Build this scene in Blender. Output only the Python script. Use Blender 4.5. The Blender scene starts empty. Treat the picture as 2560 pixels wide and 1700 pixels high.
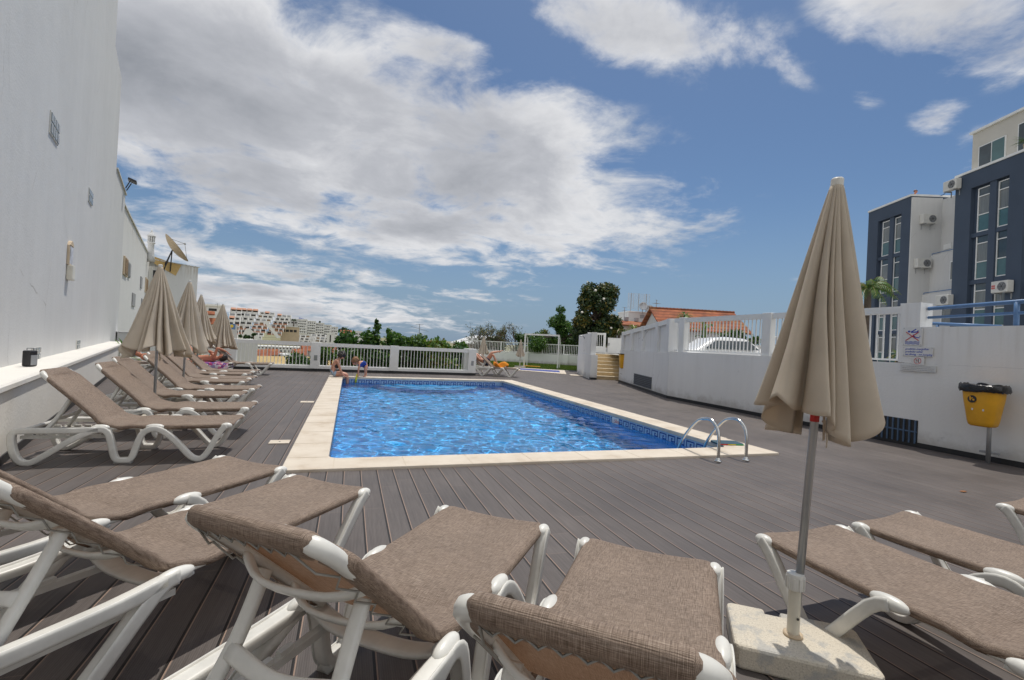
import bpy, bmesh, math, random
import numpy as np
from mathutils import Vector, Matrix
S = bpy.context.scene
COL = S.collection
rad = math.radians
PI = math.pi
# ------------------------------------------------------------------ camera
FPX = 1183.0
PSI, PITCH, ROLL, CAMH = rad(18.9), rad(0.5), rad(2.9), 1.42
fw = Vector((math.sin(PSI)*math.cos(PITCH), math.cos(PSI)*math.cos(PITCH), math.sin(PITCH)))
r0 = Vector((math.cos(PSI), -math.sin(PSI), 0))
u0 = r0.cross(fw)
RX = math.cos(ROLL)*r0 + math.sin(ROLL)*u0
UY = -math.sin(ROLL)*r0 + math.cos(ROLL)*u0
CAM = Vector((0, 0, CAMH))
def ray(u, v): return fw + RX*((u-1280)/FPX) - UY*((v-850)/FPX)
def G(u, v, z=0.0):                     # point of the level z seen at a photo pixel
    d = ray(u, v); return CAM + d*((z-CAMH)/d.z)
def D(u, v, d): return CAM + ray(u, v)*d    # point at depth d
cam_d = bpy.data.cameras.new('camera'); cam = bpy.data.objects.new('camera', cam_d); COL.objects.link(cam)
cam_d.sensor_width = 36; cam_d.lens = FPX/2560*36; cam_d.clip_start = .05; cam_d.clip_end = 9000
cam.matrix_world = Matrix(((RX.x, UY.x, -fw.x, 0), (RX.y, UY.y, -fw.y, 0), (RX.z, UY.z, -fw.z, CAMH), (0, 0, 0, 1)))
S.camera = cam
# ------------------------------------------------------------------ objects
def tag(o, label=None, cat=None, group=None, kind=None):
    if label: o['label'] = label
    if cat: o['category'] = cat
    if group: o['group'] = group
    if kind: o['kind'] = kind
    return o
def thing(name, label, cat, loc=(0, 0, 0), rz=0, group=None):
    o = bpy.data.objects.new(name, None); COL.objects.link(o); o.empty_display_size = .1
    o.location = loc; o.rotation_euler = (0, 0, rz)
    return tag(o, label, cat, group)
def copy_tree(o, parent=None):
    c = o.copy(); COL.objects.link(c)
    if parent is not None:
        c.parent = parent
    for ch in list(o.children): copy_tree(ch, c)
    return c
class MB:
    """collects shapes, then links them as one mesh object"""
    def __init__(s): s.v = []; s.f = []; s.m = []; s.mi = 0
    def add(s, vs, fs, M=None):
        b = len(s.v)
        s.v += [tuple(M @ Vector(p)) if M else tuple(p) for p in vs]
        s.f += [tuple(b+i for i in f) for f in fs]; s.m += [s.mi]*len(fs); return s
    def box(s, c, d, M=None, rz=0):
        x, y, z = d[0]/2, d[1]/2, d[2]/2
        vs = [(a, b, e) for a in (-x, x) for b in (-y, y) for e in (-z, z)]
        T = Matrix.Translation(c) @ Matrix.Rotation(rz, 4, 'Z')
        if M: T = M @ T
        return s.add(vs, [(0, 1, 3, 2), (4, 6, 7, 5), (0, 4, 5, 1), (2, 3, 7, 6), (0, 2, 6, 4), (1, 5, 7, 3)], T)
    def bx(s, x0, x1, y0, y1, z0, z1, M=None): return s.box(((x0+x1)/2, (y0+y1)/2, (z0+z1)/2), (x1-x0, y1-y0, z1-z0), M)
    def quad(s, a, b, c, d): return s.add([a, b, c, d], [(0, 1, 2, 3)])
    def prism(s, poly, h0, h1, M=None):       # 2D polygon extruded along z
        n = len(poly)
        vs = [(p[0], p[1], h0) for p in poly]+[(p[0], p[1], h1) for p in poly]
        fs = [tuple(range(n-1, -1, -1)), tuple(range(n, 2*n))]+[(i, (i+1) % n, n+(i+1) % n, n+i) for i in range(n)]
        return s.add(vs, fs, M)
    def tube(s, path, r, n=8, M=None, flat=None, up=None, caps=True, sq=1.0):
        """sweep a round (or flattened, superelliptic) section along a path; flat=(a,b) half sizes along side / normal"""
        P = [Vector(p) for p in path]; k = len(P); rr = r if isinstance(r, (list, tuple)) else [r]*k
        T = [(P[min(i+1, k-1)]-P[max(i-1, 0)]).normalized() for i in range(k)]
        side = None; vs = []
        for i in range(k):
            if up is not None:
                a = Vector(up); a = (a - T[i]*a.dot(T[i])).normalized()
            else:
                if side is None:
                    a = T[0].orthogonal().normalized()
                else:
                    a = (side - T[i]*side.dot(T[i])).normalized()
            side = a; b = T[i].cross(a)
            ea, eb = (flat if flat else (1, 1))
            for j in range(n):
                t = 2*PI*j/n + (PI/n if flat else 0); c, q = math.cos(t), math.sin(t)
                c = math.copysign(abs(c)**sq, c); q = math.copysign(abs(q)**sq, q)
                vs.append(P[i] + a*(c*rr[i]*ea) + b*(q*rr[i]*eb))
        fs = [(i*n+j, i*n+(j+1) % n, (i+1)*n+(j+1) % n, (i+1)*n+j) for i in range(k-1) for j in range(n)]
        if caps: fs += [tuple(range(n-1, -1, -1)), tuple((k-1)*n+j for j in range(n))]
        return s.add(vs, fs, M)
    def lathe(s, prof, c=(0, 0, 0), n=20, M=None):
        k = len(prof); vs = [(c[0]+r*math.cos(2*PI*j/n), c[1]+r*math.sin(2*PI*j/n), c[2]+z) for r, z in prof for j in range(n)]
        fs = [(i*n+j, i*n+(j+1) % n, (i+1)*n+(j+1) % n, (i+1)*n+j) for i in range(k-1) for j in range(n)]
        fs += [tuple(range(n-1, -1, -1)), tuple((k-1)*n+j for j in range(n))]
        return s.add(vs, fs, M)
    def ball(s, c, r, n=12, m=8, M=None):
        rx, ry, rz = r if isinstance(r, (list, tuple)) else (r, r, r)
        vs = [(c[0], c[1], c[2]-rz)]
        for i in range(1, m):
            a = -PI/2+PI*i/m
            vs += [(c[0]+rx*math.cos(a)*math.cos(2*PI*j/n), c[1]+ry*math.cos(a)*math.sin(2*PI*j/n), c[2]+rz*math.sin(a)) for j in range(n)]
        vs.append((c[0], c[1], c[2]+rz)); L = len(vs)-1
        fs = [(0, 1+(j+1) % n, 1+j) for j in range(n)]
        for i in range(m-2):
            b = 1+i*n; fs += [(b+j, b+(j+1) % n, b+n+(j+1) % n, b+n+j) for j in range(n)]
        b = 1+(m-2)*n; fs += [(b+j, b+(j+1) % n, L) for j in range(n)]
        return s.add(vs, fs, M)
    def mesh(s, name, mats, smooth=False):
        me = bpy.data.meshes.new(name); me.from_pydata(s.v, [], s.f)
        mats = mats if isinstance(mats, (list, tuple)) else [mats]
        for m in mats: me.materials.append(m)
        if len(mats) > 1: me.polygons.foreach_set('material_index', s.m)
        if smooth: me.polygons.foreach_set('use_smooth', [True]*len(me.polygons))
        me.update(); return me
    def build(s, name, mats, parent=None, smooth=False, bevel=0, auto=None):
        o = bpy.data.objects.new(name, s.mesh(name, mats, smooth)); COL.objects.link(o)
        if parent is not None: o.parent = parent
        if bevel:
            b = o.modifiers.new('bevel', 'BEVEL'); b.width = bevel; b.segments = 2; b.limit_method = 'ANGLE'; b.angle_limit = rad(40)
        return o
def smooth_path(pts, k=5):
    P = [Vector(p) for p in pts]; out = []
    for i in range(len(P)-1):
        a, b, c, d = P[max(i-1, 0)], P[i], P[i+1], P[min(i+2, len(P)-1)]
        for j in range(k):
            t = j/k
            out.append(.5*((2*b)+(c-a)*t+(2*a-5*b+4*c-d)*t*t+(3*b-3*c+d-a)*t**3))
    out.append(P[-1]); return out
def arc_mesh(o):      # evaluate modifiers into a plain mesh
    dg = bpy.context.evaluated_depsgraph_get(); me = bpy.data.meshes.new_from_object(o.evaluated_get(dg)); o.modifiers.clear(); o.data = me; return o
def text_obj(name, body, size, mat, M, parent=None, shear=0, bold=0, align='LEFT'):
    cu = bpy.data.curves.new(name, 'FONT'); cu.body = body; cu.size = size; cu.extrude = .0008; cu.shear = shear; cu.offset = bold; cu.align_x = align
    t = bpy.data.objects.new(name, cu); COL.objects.link(t)
    dg = bpy.context.evaluated_depsgraph_get(); me = bpy.data.meshes.new_from_object(t.evaluated_get(dg))
    COL.objects.unlink(t); bpy.data.objects.remove(t)
    me.materials.clear(); me.materials.append(mat)
    o = bpy.data.objects.new(name, me); COL.objects.link(o)
    if parent is not None: o.parent = parent
    o.matrix_local = M; return o
# ------------------------------------------------------------------ materials
class NT:
    """small helper to write node graphs"""
    def __init__(s, tree): s.t = tree; s.n = tree.nodes; s.l = tree.links
    def node(s, typ, **kw):
        x = s.n.new(typ)
        for k, v in kw.items(): setattr(x, k, v)
        return x
    def put(s, sock, val):
        if hasattr(val, 'is_output') or isinstance(val, bpy.types.NodeSocket): s.l.new(val, sock)
        else: sock.default_value = val
    def math(s, op, a, b=None, c=None, clamp=False):
        x = s.node('ShaderNodeMath', operation=op, use_clamp=clamp); s.put(x.inputs[0], a)
        if b is not None: s.put(x.inputs[1], b)
        if c is not None: s.put(x.inputs[2], c)
        return x.outputs[0]
    def mix(s, f, a, b, typ='MIX'):
        x = s.node('ShaderNodeMix', data_type='RGBA', blend_type=typ); s.put(x.inputs[0], f); s.put(x.inputs[6], a); s.put(x.inputs[7], b); return x.outputs[2]
    def ramp(s, f, stops):
        x = s.node('ShaderNodeValToRGB'); s.put(x.inputs[0], f); e = x.color_ramp.elements
        while len(e) < len(stops): e.new(.5)
        for el, (p, c) in zip(e, stops): el.position = p; el.color = c if len(c) == 4 else (*c, 1)
        return x.outputs[0]
    def noise(s, vec, scale, detail=3, rough=.55, dist=0):
        x = s.node('ShaderNodeTexNoise'); s.put(x.inputs['Vector'], vec); x.inputs['Scale'].default_value = scale
        x.inputs['Detail'].default_value = detail; x.inputs['Roughness'].default_value = rough; x.inputs['Distortion'].default_value = dist; return x.outputs[0]
    def mapv(s, vec, sc=(1, 1, 1), loc=(0, 0, 0), rot=(0, 0, 0)):
        x = s.node('ShaderNodeMapping'); s.put(x.inputs[0], vec); x.inputs[1].default_value = loc; x.inputs[2].default_value = rot; x.inputs[3].default_value = sc; return x.outputs[0]
    def obj(s): return s.node('ShaderNodeTexCoord').outputs['Object']
    def smooth(s, v, a, b):
        x = s.node('ShaderNodeMapRange', interpolation_type='SMOOTHSTEP'); s.put(x.inputs[0], v); s.put(x.inputs[1], a); s.put(x.inputs[2], b); return x.outputs[0]
    def bump(s, h, strength=.3, dist=.01):
        x = s.node('ShaderNodeBump'); s.put(x.inputs['Height'], h); x.inputs['Strength'].default_value = strength; x.inputs['Distance'].default_value = dist; return x.outputs[0]
def c4(c): return (c[0], c[1], c[2], 1)
def newmat(name):
    m = bpy.data.materials.new(name); m.use_nodes = True; t = NT(m.node_tree); b = m.node_tree.nodes['Principled BSDF']; return m, t, b
def mat(name, col, rough=.5, var=.12, scale=6, bump=0, bscale=60, metal=0, spec=.5, stretch=(1, 1, 1), transl=0, tcol=None, fine=0):
    m, t, b = newmat(name); v = t.mapv(t.obj(), stretch)
    n = t.noise(v, scale, 4)
    a = c4([x*(1-var) for x in col]); z = c4([min(1, x*(1+var)) for x in col])
    c = t.ramp(n, [(.3, a), (.7, z)])
    if fine:
        n2 = t.noise(v, bscale, 2); c = t.mix(fine, c, t.ramp(n2, [(.3, c4([x*.55 for x in col])), (.7, c4([min(1, x*1.3) for x in col]))]))
    t.put(b.inputs['Base Color'], c); b.inputs['Roughness'].default_value = rough; b.inputs['Metallic'].default_value = metal
    b.inputs['Specular IOR Level'].default_value = spec
    if bump: t.put(b.inputs['Normal'], t.bump(t.noise(v, bscale, 3), bump, .01))
    if transl:
        tr = t.node('ShaderNodeBsdfTranslucent'); t.put(tr.inputs[0], c4(tcol) if tcol else c)
        mx = t.node('ShaderNodeMixShader'); mx.inputs[0].default_value = transl
        t.l.new(b.outputs[0], mx.inputs[1]); t.l.new(tr.outputs[0], mx.inputs[2]); t.l.new(mx.outputs[0], t.n['Material Output'].inputs[0])
    return m
def plaster(name, col, streak=.0, scol=(.32, .25, .16), top=None, rough=.85, dirt=.05, spots=0, base=0):
    m, t, b = newmat(name); o = t.obj()
    n = t.noise(o, .55, 5, .6); c = t.ramp(n, [(.3, c4([x*(1-dirt*1.6) for x in col])), (.68, c4(col))])
    c = t.mix(.5, c, t.ramp(t.noise(t.mapv(o, (3, 3, .25)), 1.2, 4), [(.35, c4([x*(1-dirt) for x in col])), (.65, c4(col))]))
    if streak:
        st = t.noise(t.mapv(o, (5, 5, .35)), 1.5, 4); z = t.node('ShaderNodeSeparateXYZ'); t.put(z.inputs[0], o)
        k = t.math('MULTIPLY', t.smooth(st, .45, .75), t.smooth(z.outputs[2], top-1.6, top))
        c = t.mix(t.math('MULTIPLY', k, streak), c, c4(scol))
    if base:                                    # splash dirt along the foot of the wall, ragged upper edge
        z = t.node('ShaderNodeSeparateXYZ'); t.put(z.inputs[0], o); hb = t.math('ADD', z.outputs[2], t.math('MULTIPLY', t.math('SUBTRACT', t.noise(o, 3.5, 5, .6), .5), .5))
        c = t.mix(t.math('MULTIPLY', t.smooth(hb, .34, .04), base), c, (.36, .32, .27, 1))
        cr = t.node('ShaderNodeTexVoronoi', feature='DISTANCE_TO_EDGE'); t.put(cr.inputs['Vector'], t.mapv(t.mix(.12, o, t.noise(o, 2.5, 4)), (1, 1, .6))); cr.inputs['Scale'].default_value = .55
        k = t.math('MULTIPLY', t.math('LESS_THAN', cr.outputs['Distance'], .0022), t.smooth(t.noise(o, .8, 2), .5, .62)); c = t.mix(t.math('MULTIPLY', k, .55), c, (.30, .28, .26, 1))
    if spots:
        k = t.smooth(t.noise(o, 2.3, 6, .7), .64, .72); c = t.mix(t.math('MULTIPLY', k, spots), c, c4([x*.6 for x in col]))
    t.put(b.inputs['Base Color'], c); b.inputs['Roughness'].default_value = rough; b.inputs['Specular IOR Level'].default_value = .25
    h = t.math('ADD', t.noise(o, 28, 3), t.math('MULTIPLY', t.noise(o, 1.7, 2), 2.5)); t.put(b.inputs['Normal'], t.bump(h, .28, .012))
    return m
M = {}
M['wall'] = plaster('white_plaster', (.66, .655, .64), spots=.35, dirt=.07, base=.3)
M['wall_b'] = plaster('white_plaster_stained', (.74, .73, .70), streak=.75, top=6.6, spots=.4)
M['wall_c'] = plaster('cool_white_plaster', (.83, .83, .82), spots=.45, dirt=.07, streak=.4, top=2.4, scol=(.50, .47, .42), base=.5)
M['ledge'] = plaster('cream_white_plaster', (.80, .77, .71), dirt=.08, spots=.5)
M['paint'] = mat('white_paint', (.78, .78, .76), .45, .05, 3)
M['black'] = mat('black_paint', (.02, .02, .022), .5, .2)
M['plastic'] = mat('off_white_plastic', (.71, .695, .645), .36, .10, 5, fine=.12, bscale=22)
M['plastic_b'] = mat('ivory_plastic', (.66, .62, .52), .35, .1, 4)
M['canvas'] = mat('beige_canvas', (.68, .60, .49), .8, .08, 5, .25, 500, spec=.2, transl=.30, tcol=(.70, .56, .40))
M['steel'] = mat('brushed_steel', (.62, .62, .60), .22, .05, 8, metal=1)
M['alu'] = mat('grey_aluminium', (.42, .43, .44), .4, .06, 6, metal=.6)
M['yellow'] = mat('yellow_plastic', (.72, .36, .015), .42, .1, 5)
M['bag'] = mat('black_bag', (.012, .012, .013), .22, .3, 10, .6, 25)
M['blue'] = mat('blue_render', (.052, .074, .112), .7, .1, .6, .2, 40)
M['bluerail'] = mat('blue_painted_steel', (.10, .20, .38), .4, .1, 5)
M['cream'] = mat('cream_render', (.56, .53, .47), .8, .06, 1)
M['dark'] = mat('dark_opening', (.03, .028, .026), .6, .2)
M['glass'] = mat('window_glass', (.03, .05, .06), .06, .3, 1.5, spec=.8)
M['teal'] = mat('teal_glass', (.055, .13, .135), .1, .15, 1.5, spec=.8)
M['curtain'] = mat('window_with_curtain', (.16, .17, .16), .1, .25, 3, stretch=(6, 6, .3), spec=.8)
M['grey'] = mat('grey_plastic', (.30, .31, .32), .5, .1)
M['acw'] = mat('air_unit_white', (.62, .61, .57), .45, .06, 4)
M['cord'] = mat('grey_cord', (.35, .34, .31), .7, .1)
M['denim'] = mat('light_denim', (.36, .45, .55), .8, .12, 30)
M['hair'] = mat('dark_brown_hair', (.022, .013, .010), .45, .4, 40)
M['fair'] = mat('sandy_hair', (.26, .13, .06), .6, .3, 40)
def skin(name, c):
    m, t, b = newmat(name); t.put(b.inputs['Base Color'], t.ramp(t.noise(t.obj(), 9, 3), [(.3, c4([x*.9 for x in c])), (.7, c4(c))]))
    b.inputs['Roughness'].default_value = .5; b.inputs['Subsurface Weight'].default_value = .08; b.inputs['Subsurface Radius'].default_value = (.02, .008, .004); return m
M['skin'] = skin('tanned_skin', (.60, .30, .20)); M['skin2'] = skin('sunburnt_skin', (.55, .22, .13))
def concrete():
    m, t, b = newmat('exposed_aggregate_concrete'); o = t.obj()
    c = t.ramp(t.noise(o, 120, 4, .7), [(.28, (.30, .26, .21, 1)), (.44, (.60, .54, .44, 1)), (.7, (.72, .66, .55, 1))])
    c = t.mix(t.math('MULTIPLY', t.smooth(t.noise(o, 9, 5, .6), .5, .62), .6), c, (.36, .37, .37, 1))
    t.put(b.inputs['Base Color'], c); b.inputs['Roughness'].default_value = .9
    t.put(b.inputs['Normal'], t.bump(t.noise(o, 150, 4, .7), .6, .006)); return m
M['concrete'] = concrete()
def sling():
    m, t, b = newmat('woven_brown_sling'); o = t.obj()
    a = t.noise(t.mapv(o, (500, 24, 500)), 1, 2); c_ = t.noise(t.mapv(o, (24, 500, 24)), 1, 2)
    w = t.math('ADD', t.math('MULTIPLY', a, .5), t.math('MULTIPLY', c_, .5))
    c = t.ramp(w, [(.34, (.11, .080, .060, 1)), (.5, (.285, .215, .166, 1)), (.66, (.49, .39, .315, 1))])
    big = t.noise(o, 3, 4); c = t.mix(.35, c, t.mix(1, c, t.ramp(big, [(.3, (.72, .70, .68, 1)), (.7, (1.2, 1.16, 1.1, 1))]), 'MULTIPLY'))
    t.put(b.inputs['Base Color'], c); b.inputs['Roughness'].default_value = .62; b.inputs['Specular IOR Level'].default_value = .35
    wv = t.math('ADD', t.math('SINE', t.math('MULTIPLY', _x(t, o, 0), 2100)), t.math('SINE', t.math('MULTIPLY', _x(t, o, 1), 2100)))
    t.put(b.inputs['Normal'], t.bump(t.math('ADD', wv, t.math('MULTIPLY', w, 6)), .35, .0015))
    tr = t.node('ShaderNodeBsdfTranslucent'); tr.inputs[0].default_value = (.34, .17, .085, 1)
    tp = t.node('ShaderNodeBsdfTransparent'); tp.inputs[0].default_value = (1, .97, .92, 1)
    mx = t.node('ShaderNodeMixShader'); mx.inputs[0].default_value = .16
    t.l.new(b.outputs[0], mx.inputs[1]); t.l.new(tr.outputs[0], mx.inputs[2])
    m2 = t.node('ShaderNodeMixShader'); m2.inputs[0].default_value = .05
    t.l.new(mx.outputs[0], m2.inputs[1]); t.l.new(tp.outputs[0], m2.inputs[2]); t.l.new(m2.outputs[0], t.n['Material Output'].inputs[0]); return m
def _x(t, v, i):
    s = t.node('ShaderNodeSeparateXYZ'); t.put(s.inputs[0], v); return s.outputs[i]
M['sling'] = sling()
def deckmat():
    m, t, b = newmat('composite_deck_boards'); o = t.obj(); W = .166
    x, y = _x(t, o, 0), _x(t, o, 1)
    q = t.math('DIVIDE', x, W); idx = t.math('FLOOR', q); fr = t.math('MULTIPLY', t.math('FRACT', q), W)
    wn = t.node('ShaderNodeTexWhiteNoise', noise_dimensions='1D'); t.put(wn.inputs['W'], idx); rnd = wn.outputs[0]
    # board ends, staggered
    yy = t.math('ADD', y, t.math('MULTIPLY', rnd, 2.2)); yb = t.math('FRACT', t.math('DIVIDE', yy, 2.2))
    joint = t.math('LESS_THAN', yb, .0011)
    wn2 = t.node('ShaderNodeTexWhiteNoise', noise_dimensions='2D'); cb = t.node('ShaderNodeCombineXYZ'); t.put(cb.inputs[0], idx); t.put(cb.inputs[1], t.math('FLOOR', t.math('DIVIDE', yy, 2.2))); t.put(wn2.inputs[0], cb.outputs[0])
    base = t.ramp(wn2.outputs[0], [(0, (.098, .085, .080, 1)), (1, (.116, .101, .095, 1))])
    grain = t.noise(t.mapv(o, (60, 2.5, 1)), 1, 4); base = t.mix(1, base, t.ramp(grain, [(.3, (.82, .81, .80, 1)), (.7, (1.14, 1.14, 1.13, 1))]), 'MULTIPLY')
    dirt = t.noise(o, .9, 6, .65); base = t.mix(1, base, t.ramp(dirt, [(.3, (.80, .79, .78, 1)), (.7, (1.26, 1.24, 1.23, 1))]), 'MULTIPLY'); sc = t.math('MULTIPLY', t.smooth(t.noise(t.mapv(o, (9, 1.2, 1)), 1, 5, .7), .66, .76), t.smooth(t.noise(o, .45, 2), .48, .6)); base = t.mix(t.math('MULTIPLY', sc, .22), base, (.42, .40, .38, 1))
    spk = t.smooth(t.noise(o, 55, 2, .5), .78, .84); base = t.mix(t.math('MULTIPLY', spk, .35), base, (.4, .38, .36, 1))
    ridge = t.math('SINE', t.math('MULTIPLY', x, 2*PI/.0095)); base = t.mix(1, base, t.ramp(t.math('MULTIPLY_ADD', ridge, .5, .5), [(0, (.86, .86, .86, 1)), (1, (1.08, 1.08, 1.08, 1))]), 'MULTIPLY')
    gap = t.math('LESS_THAN', fr, .013); tan = t.math('MULTIPLY', t.math('GREATER_THAN', fr, .013), t.math('LESS_THAN', fr, .0195))
    c = t.mix(t.math('MULTIPLY', tan, .9), base, (.31, .215, .165, 1)); c = t.mix(joint, c, (.25, .185, .15, 1)); c = t.mix(gap, c, (.012, .010, .009, 1))
    t.put(b.inputs['Base Color'], c); t.put(b.inputs['Roughness'], t.ramp(dirt, [(.3, (.45, .45, .45, 1)), (.7, (.62, .62, .62, 1))])); b.inputs['Specular IOR Level'].default_value = .4
    t.put(b.inputs['Normal'], t.bump(t.math('ADD', t.math('MULTIPLY', ridge, .25), t.math('MULTIPLY', gap, -2)), .35, .003)); return m
M['deck'] = deckmat()
def stone():
    m, t, b = newmat('cream_coping_stone'); o = t.obj(); n = t.noise(o, 2.2, 6, .65)
    c = t.ramp(n, [(.28, (.50, .41, .31, 1)), (.45, (.61, .53, .43, 1)), (.7, (.68, .605, .505, 1))])
    c = t.mix(t.math('MULTIPLY', t.smooth(t.noise(o, 60, 3, .6), .6, .72), .35), c, (.45, .36, .26, 1))
    t.put(b.inputs['Base Color'], c); b.inputs['Roughness'].default_value = .75; t.put(b.inputs['Normal'], t.bump(t.noise(o, 60, 4), .2, .004)); return m
M['stone'] = stone()
def pooltile():
    m, t, b = newmat('blue_pool_tiles'); o = t.obj()
    br = t.node('ShaderNodeTexVoronoi'); t.put(br.inputs['Vector'], o); br.inputs['Scale'].default_value = 40; br.distance = 'CHEBYCHEV'; br.inputs['Randomness'].default_value = 0
    c = t.mix(.5, t.ramp(t.noise(o, 25, 3), [(.3, (.02, .32, .76, 1)), (.7, (.07, .50, .94, 1))]), br.outputs['Color'])
    c = t.mix(.7, c, (.04, .43, .91, 1))
    t.put(b.inputs['Base Color'], c); b.inputs['Roughness'].default_value = .4; return m
M['pooltile'] = pooltile()
M['bandl'] = mat('pale_blue_tile', (.30, .42, .58), .25, .12, 30); M['bandd'] = mat('navy_tile', (.012, .045, .24), .25, .25, 30)
def water():
    m, t, b = newmat('pool_water'); t.n.remove(b)
    gl = t.node('ShaderNodeBsdfGlossy'); gl.inputs['Roughness'].default_value = .0
    rf = t.node('ShaderNodeBsdfRefraction'); rf.inputs['Color'].default_value = (.66, .93, 1, 1); rf.inputs['IOR'].default_value = 1.33; rf.inputs['Roughness'].default_value = .0
    fr = t.node('ShaderNodeFresnel'); fr.inputs[0].default_value = 1.33
    mx = t.node('ShaderNodeMixShader'); t.l.new(fr.outputs[0], mx.inputs[0]); t.l.new(rf.outputs[0], mx.inputs[1]); t.l.new(gl.outputs[0], mx.inputs[2]); t.l.new(mx.outputs[0], t.n['Material Output'].inputs[0]); return m
M['water'] = water()
def grassmat():
    return mat('lawn_grass', (.10, .17, .025), .9, .35, 1.5, .5, 60, fine=.5)
M['grass'] = grassmat()
def leafm(name, c, tr=.3): return mat(name, c, .5, .3, 2, transl=tr, tcol=[min(1, x*1.5) for x in c])
M['leafd'] = leafm('dark_leaf', (.020, .046, .012), .12); M['leafd2'] = leafm('olive_leaf', (.060, .088, .018), .2); M['leafy'] = leafm('yellowing_leaf', (.20, .16, .03), .2)
M['leafg'] = leafm('green_leaf', (.045, .115, .016)); M['leafg2'] = leafm('bright_leaf', (.105, .185, .022)); M['leafg3'] = leafm('deep_green_leaf', (.020, .058, .012))
M['bark'] = mat('bark', (.085, .065, .050), .9, .3, 8, .6, 30); M['twig'] = mat('grey_twig', (.13, .10, .085), .9, .25, 5)
M['flower'] = mat('white_flower', (.8, .76, .66), .6, .05)
def rooft(name, c, sc=14):
    m, t, b = newmat(name); o = t.obj(); n = t.noise(o, 1.1, 6, .65)
    k = t.ramp(n, [(.3, c4([x*.55 for x in c])), (.5, c4(c)), (.72, c4([min(1, x*1.5) for x in c]))])
    w = t.node('ShaderNodeTexWave'); t.put(w.inputs['Vector'], t.mapv(o, (1, 0, 0))); w.inputs['Scale'].default_value = sc/4
    w2 = t.node('ShaderNodeTexWave', bands_direction='Y'); t.put(w2.inputs['Vector'], o); w2.inputs['Scale'].default_value = .75
    k = t.mix(.6, k, t.mix(1, k, t.ramp(w.outputs[1], [(.0, (.55, .5, .48, 1)), (.6, (1.15, 1.1, 1.05, 1))]), 'MULTIPLY'))
    k = t.mix(t.math('MULTIPLY', t.smooth(t.noise(o, .7, 5, .7), .50, .64), .4), k, (.46, .25, .08, 1)); k = t.mix(.8, k, t.mix(1, k, t.ramp(w2.outputs[1], [(.0, (.45, .42, .4, 1)), (.4, (1.1, 1.1, 1.1, 1))]), 'MULTIPLY'))
    t.put(b.inputs['Base Color'], k); b.inputs['Roughness'].default_value = .85; t.put(b.inputs['Normal'], t.bump(w.outputs[1], .7, .05)); return m
M['roof'] = rooft('terracotta_tiles', (.33, .105, .045))
M['awning'] = mat('orange_tiles', (.44, .22, .14), .8, .25, .6)
M['town'] = plaster('town_white_plaster', (.72, .71, .68)); M['town2'] = plaster('town_grey_white', (.60, .59, .58)); M['towncream'] = mat('town_cream', (.58, .46, .32), .8, .08, .4)
M['sand'] = mat('ochre_ground', (.42, .30, .12), .9, .12, .3)
M['red'] = mat('red_print', (.55, .03, .03), .5, .05); M['bluep'] = mat('blue_print', (.02, .06, .42), .5, .05); M['signw'] = mat('sign_white', (.70, .70, .69), .4, .04)
M['greyp'] = mat('grey_print', (.12, .12, .13), .6, .05); M['ivs'] = mat('grey_sign', (.62, .62, .61), .5, .04)
M['step'] = mat('sandy_step_stone', (.60, .45, .26), .8, .1, 4)
M['stepl'] = mat('pale_step_nosing', (.72, .62, .46), .8, .08, 4)
M['white'] = mat('white_gloss_paint', (.78, .78, .77), .2, .03)
M['orange'] = mat('orange_towel', (.75, .26, .015), .85, .12, 20); M['navy'] = mat('navy_swimwear', (.012, .02, .07), .7, .2)
M['terr'] = mat('dry_hillside', (.20, .19, .10), .95, .3, .05)
M['pave'] = mat('street_pavement', (.30, .29, .27), .9, .1, 1)
# ================================================================== setting
def plane_hit(u, v, p0, n):
    d = ray(u, v); n = Vector(n); return CAM + d*((Vector(p0)-CAM).dot(n)/d.dot(n))
def sheet(name, pts, z, m, kind='structure'):
    mb = MB(); mb.add([(p[0], p[1], z) for p in pts], [tuple(range(len(pts)))]); o = mb.build(name, m); tag(o, kind=kind); return o
IX0, IX1, IY0, IY1 = -.16, 5.5, 5.71, 16.95           # water edge of the pool
OX0, OX1, OY0, OY1 = -.60, 6.02, 5.26, 17.36          # outer edge of its coping
la, lb, lc, ld = G(1225, 915.5), G(1456, 927.5), G(1458, 916.0), G(1225, 902.5)
mb = MB()
h0, h1, k0, k1 = OX0+.03, OX1-.03, OY0+.03, OY1-.03
for p in ([(-14, -6), (h0, -6), (h0, 19.8), (-14, 19.8)], [(h1, -6), (9.35, -6), (9.35, 12.2), (13.0, 21.5), (lb.x, lb.y), (la.x, la.y), (4.6, 24.0), (4.6, 19.8), (h1, 19.8)],
          [(h0, -6), (h1, -6), (h1, k0), (h0, k0)], [(h0, k1), (h1, k1), (h1, 19.8), (h0, 19.8)]):
    mb.add([(a, b, 0) for a, b in p], [tuple(range(len(p)))])
tag(mb.build('deck', M['deck']), kind='structure')
sheet('lawn', [la, lb, lc, ld], -.004, M['grass'])
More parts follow.
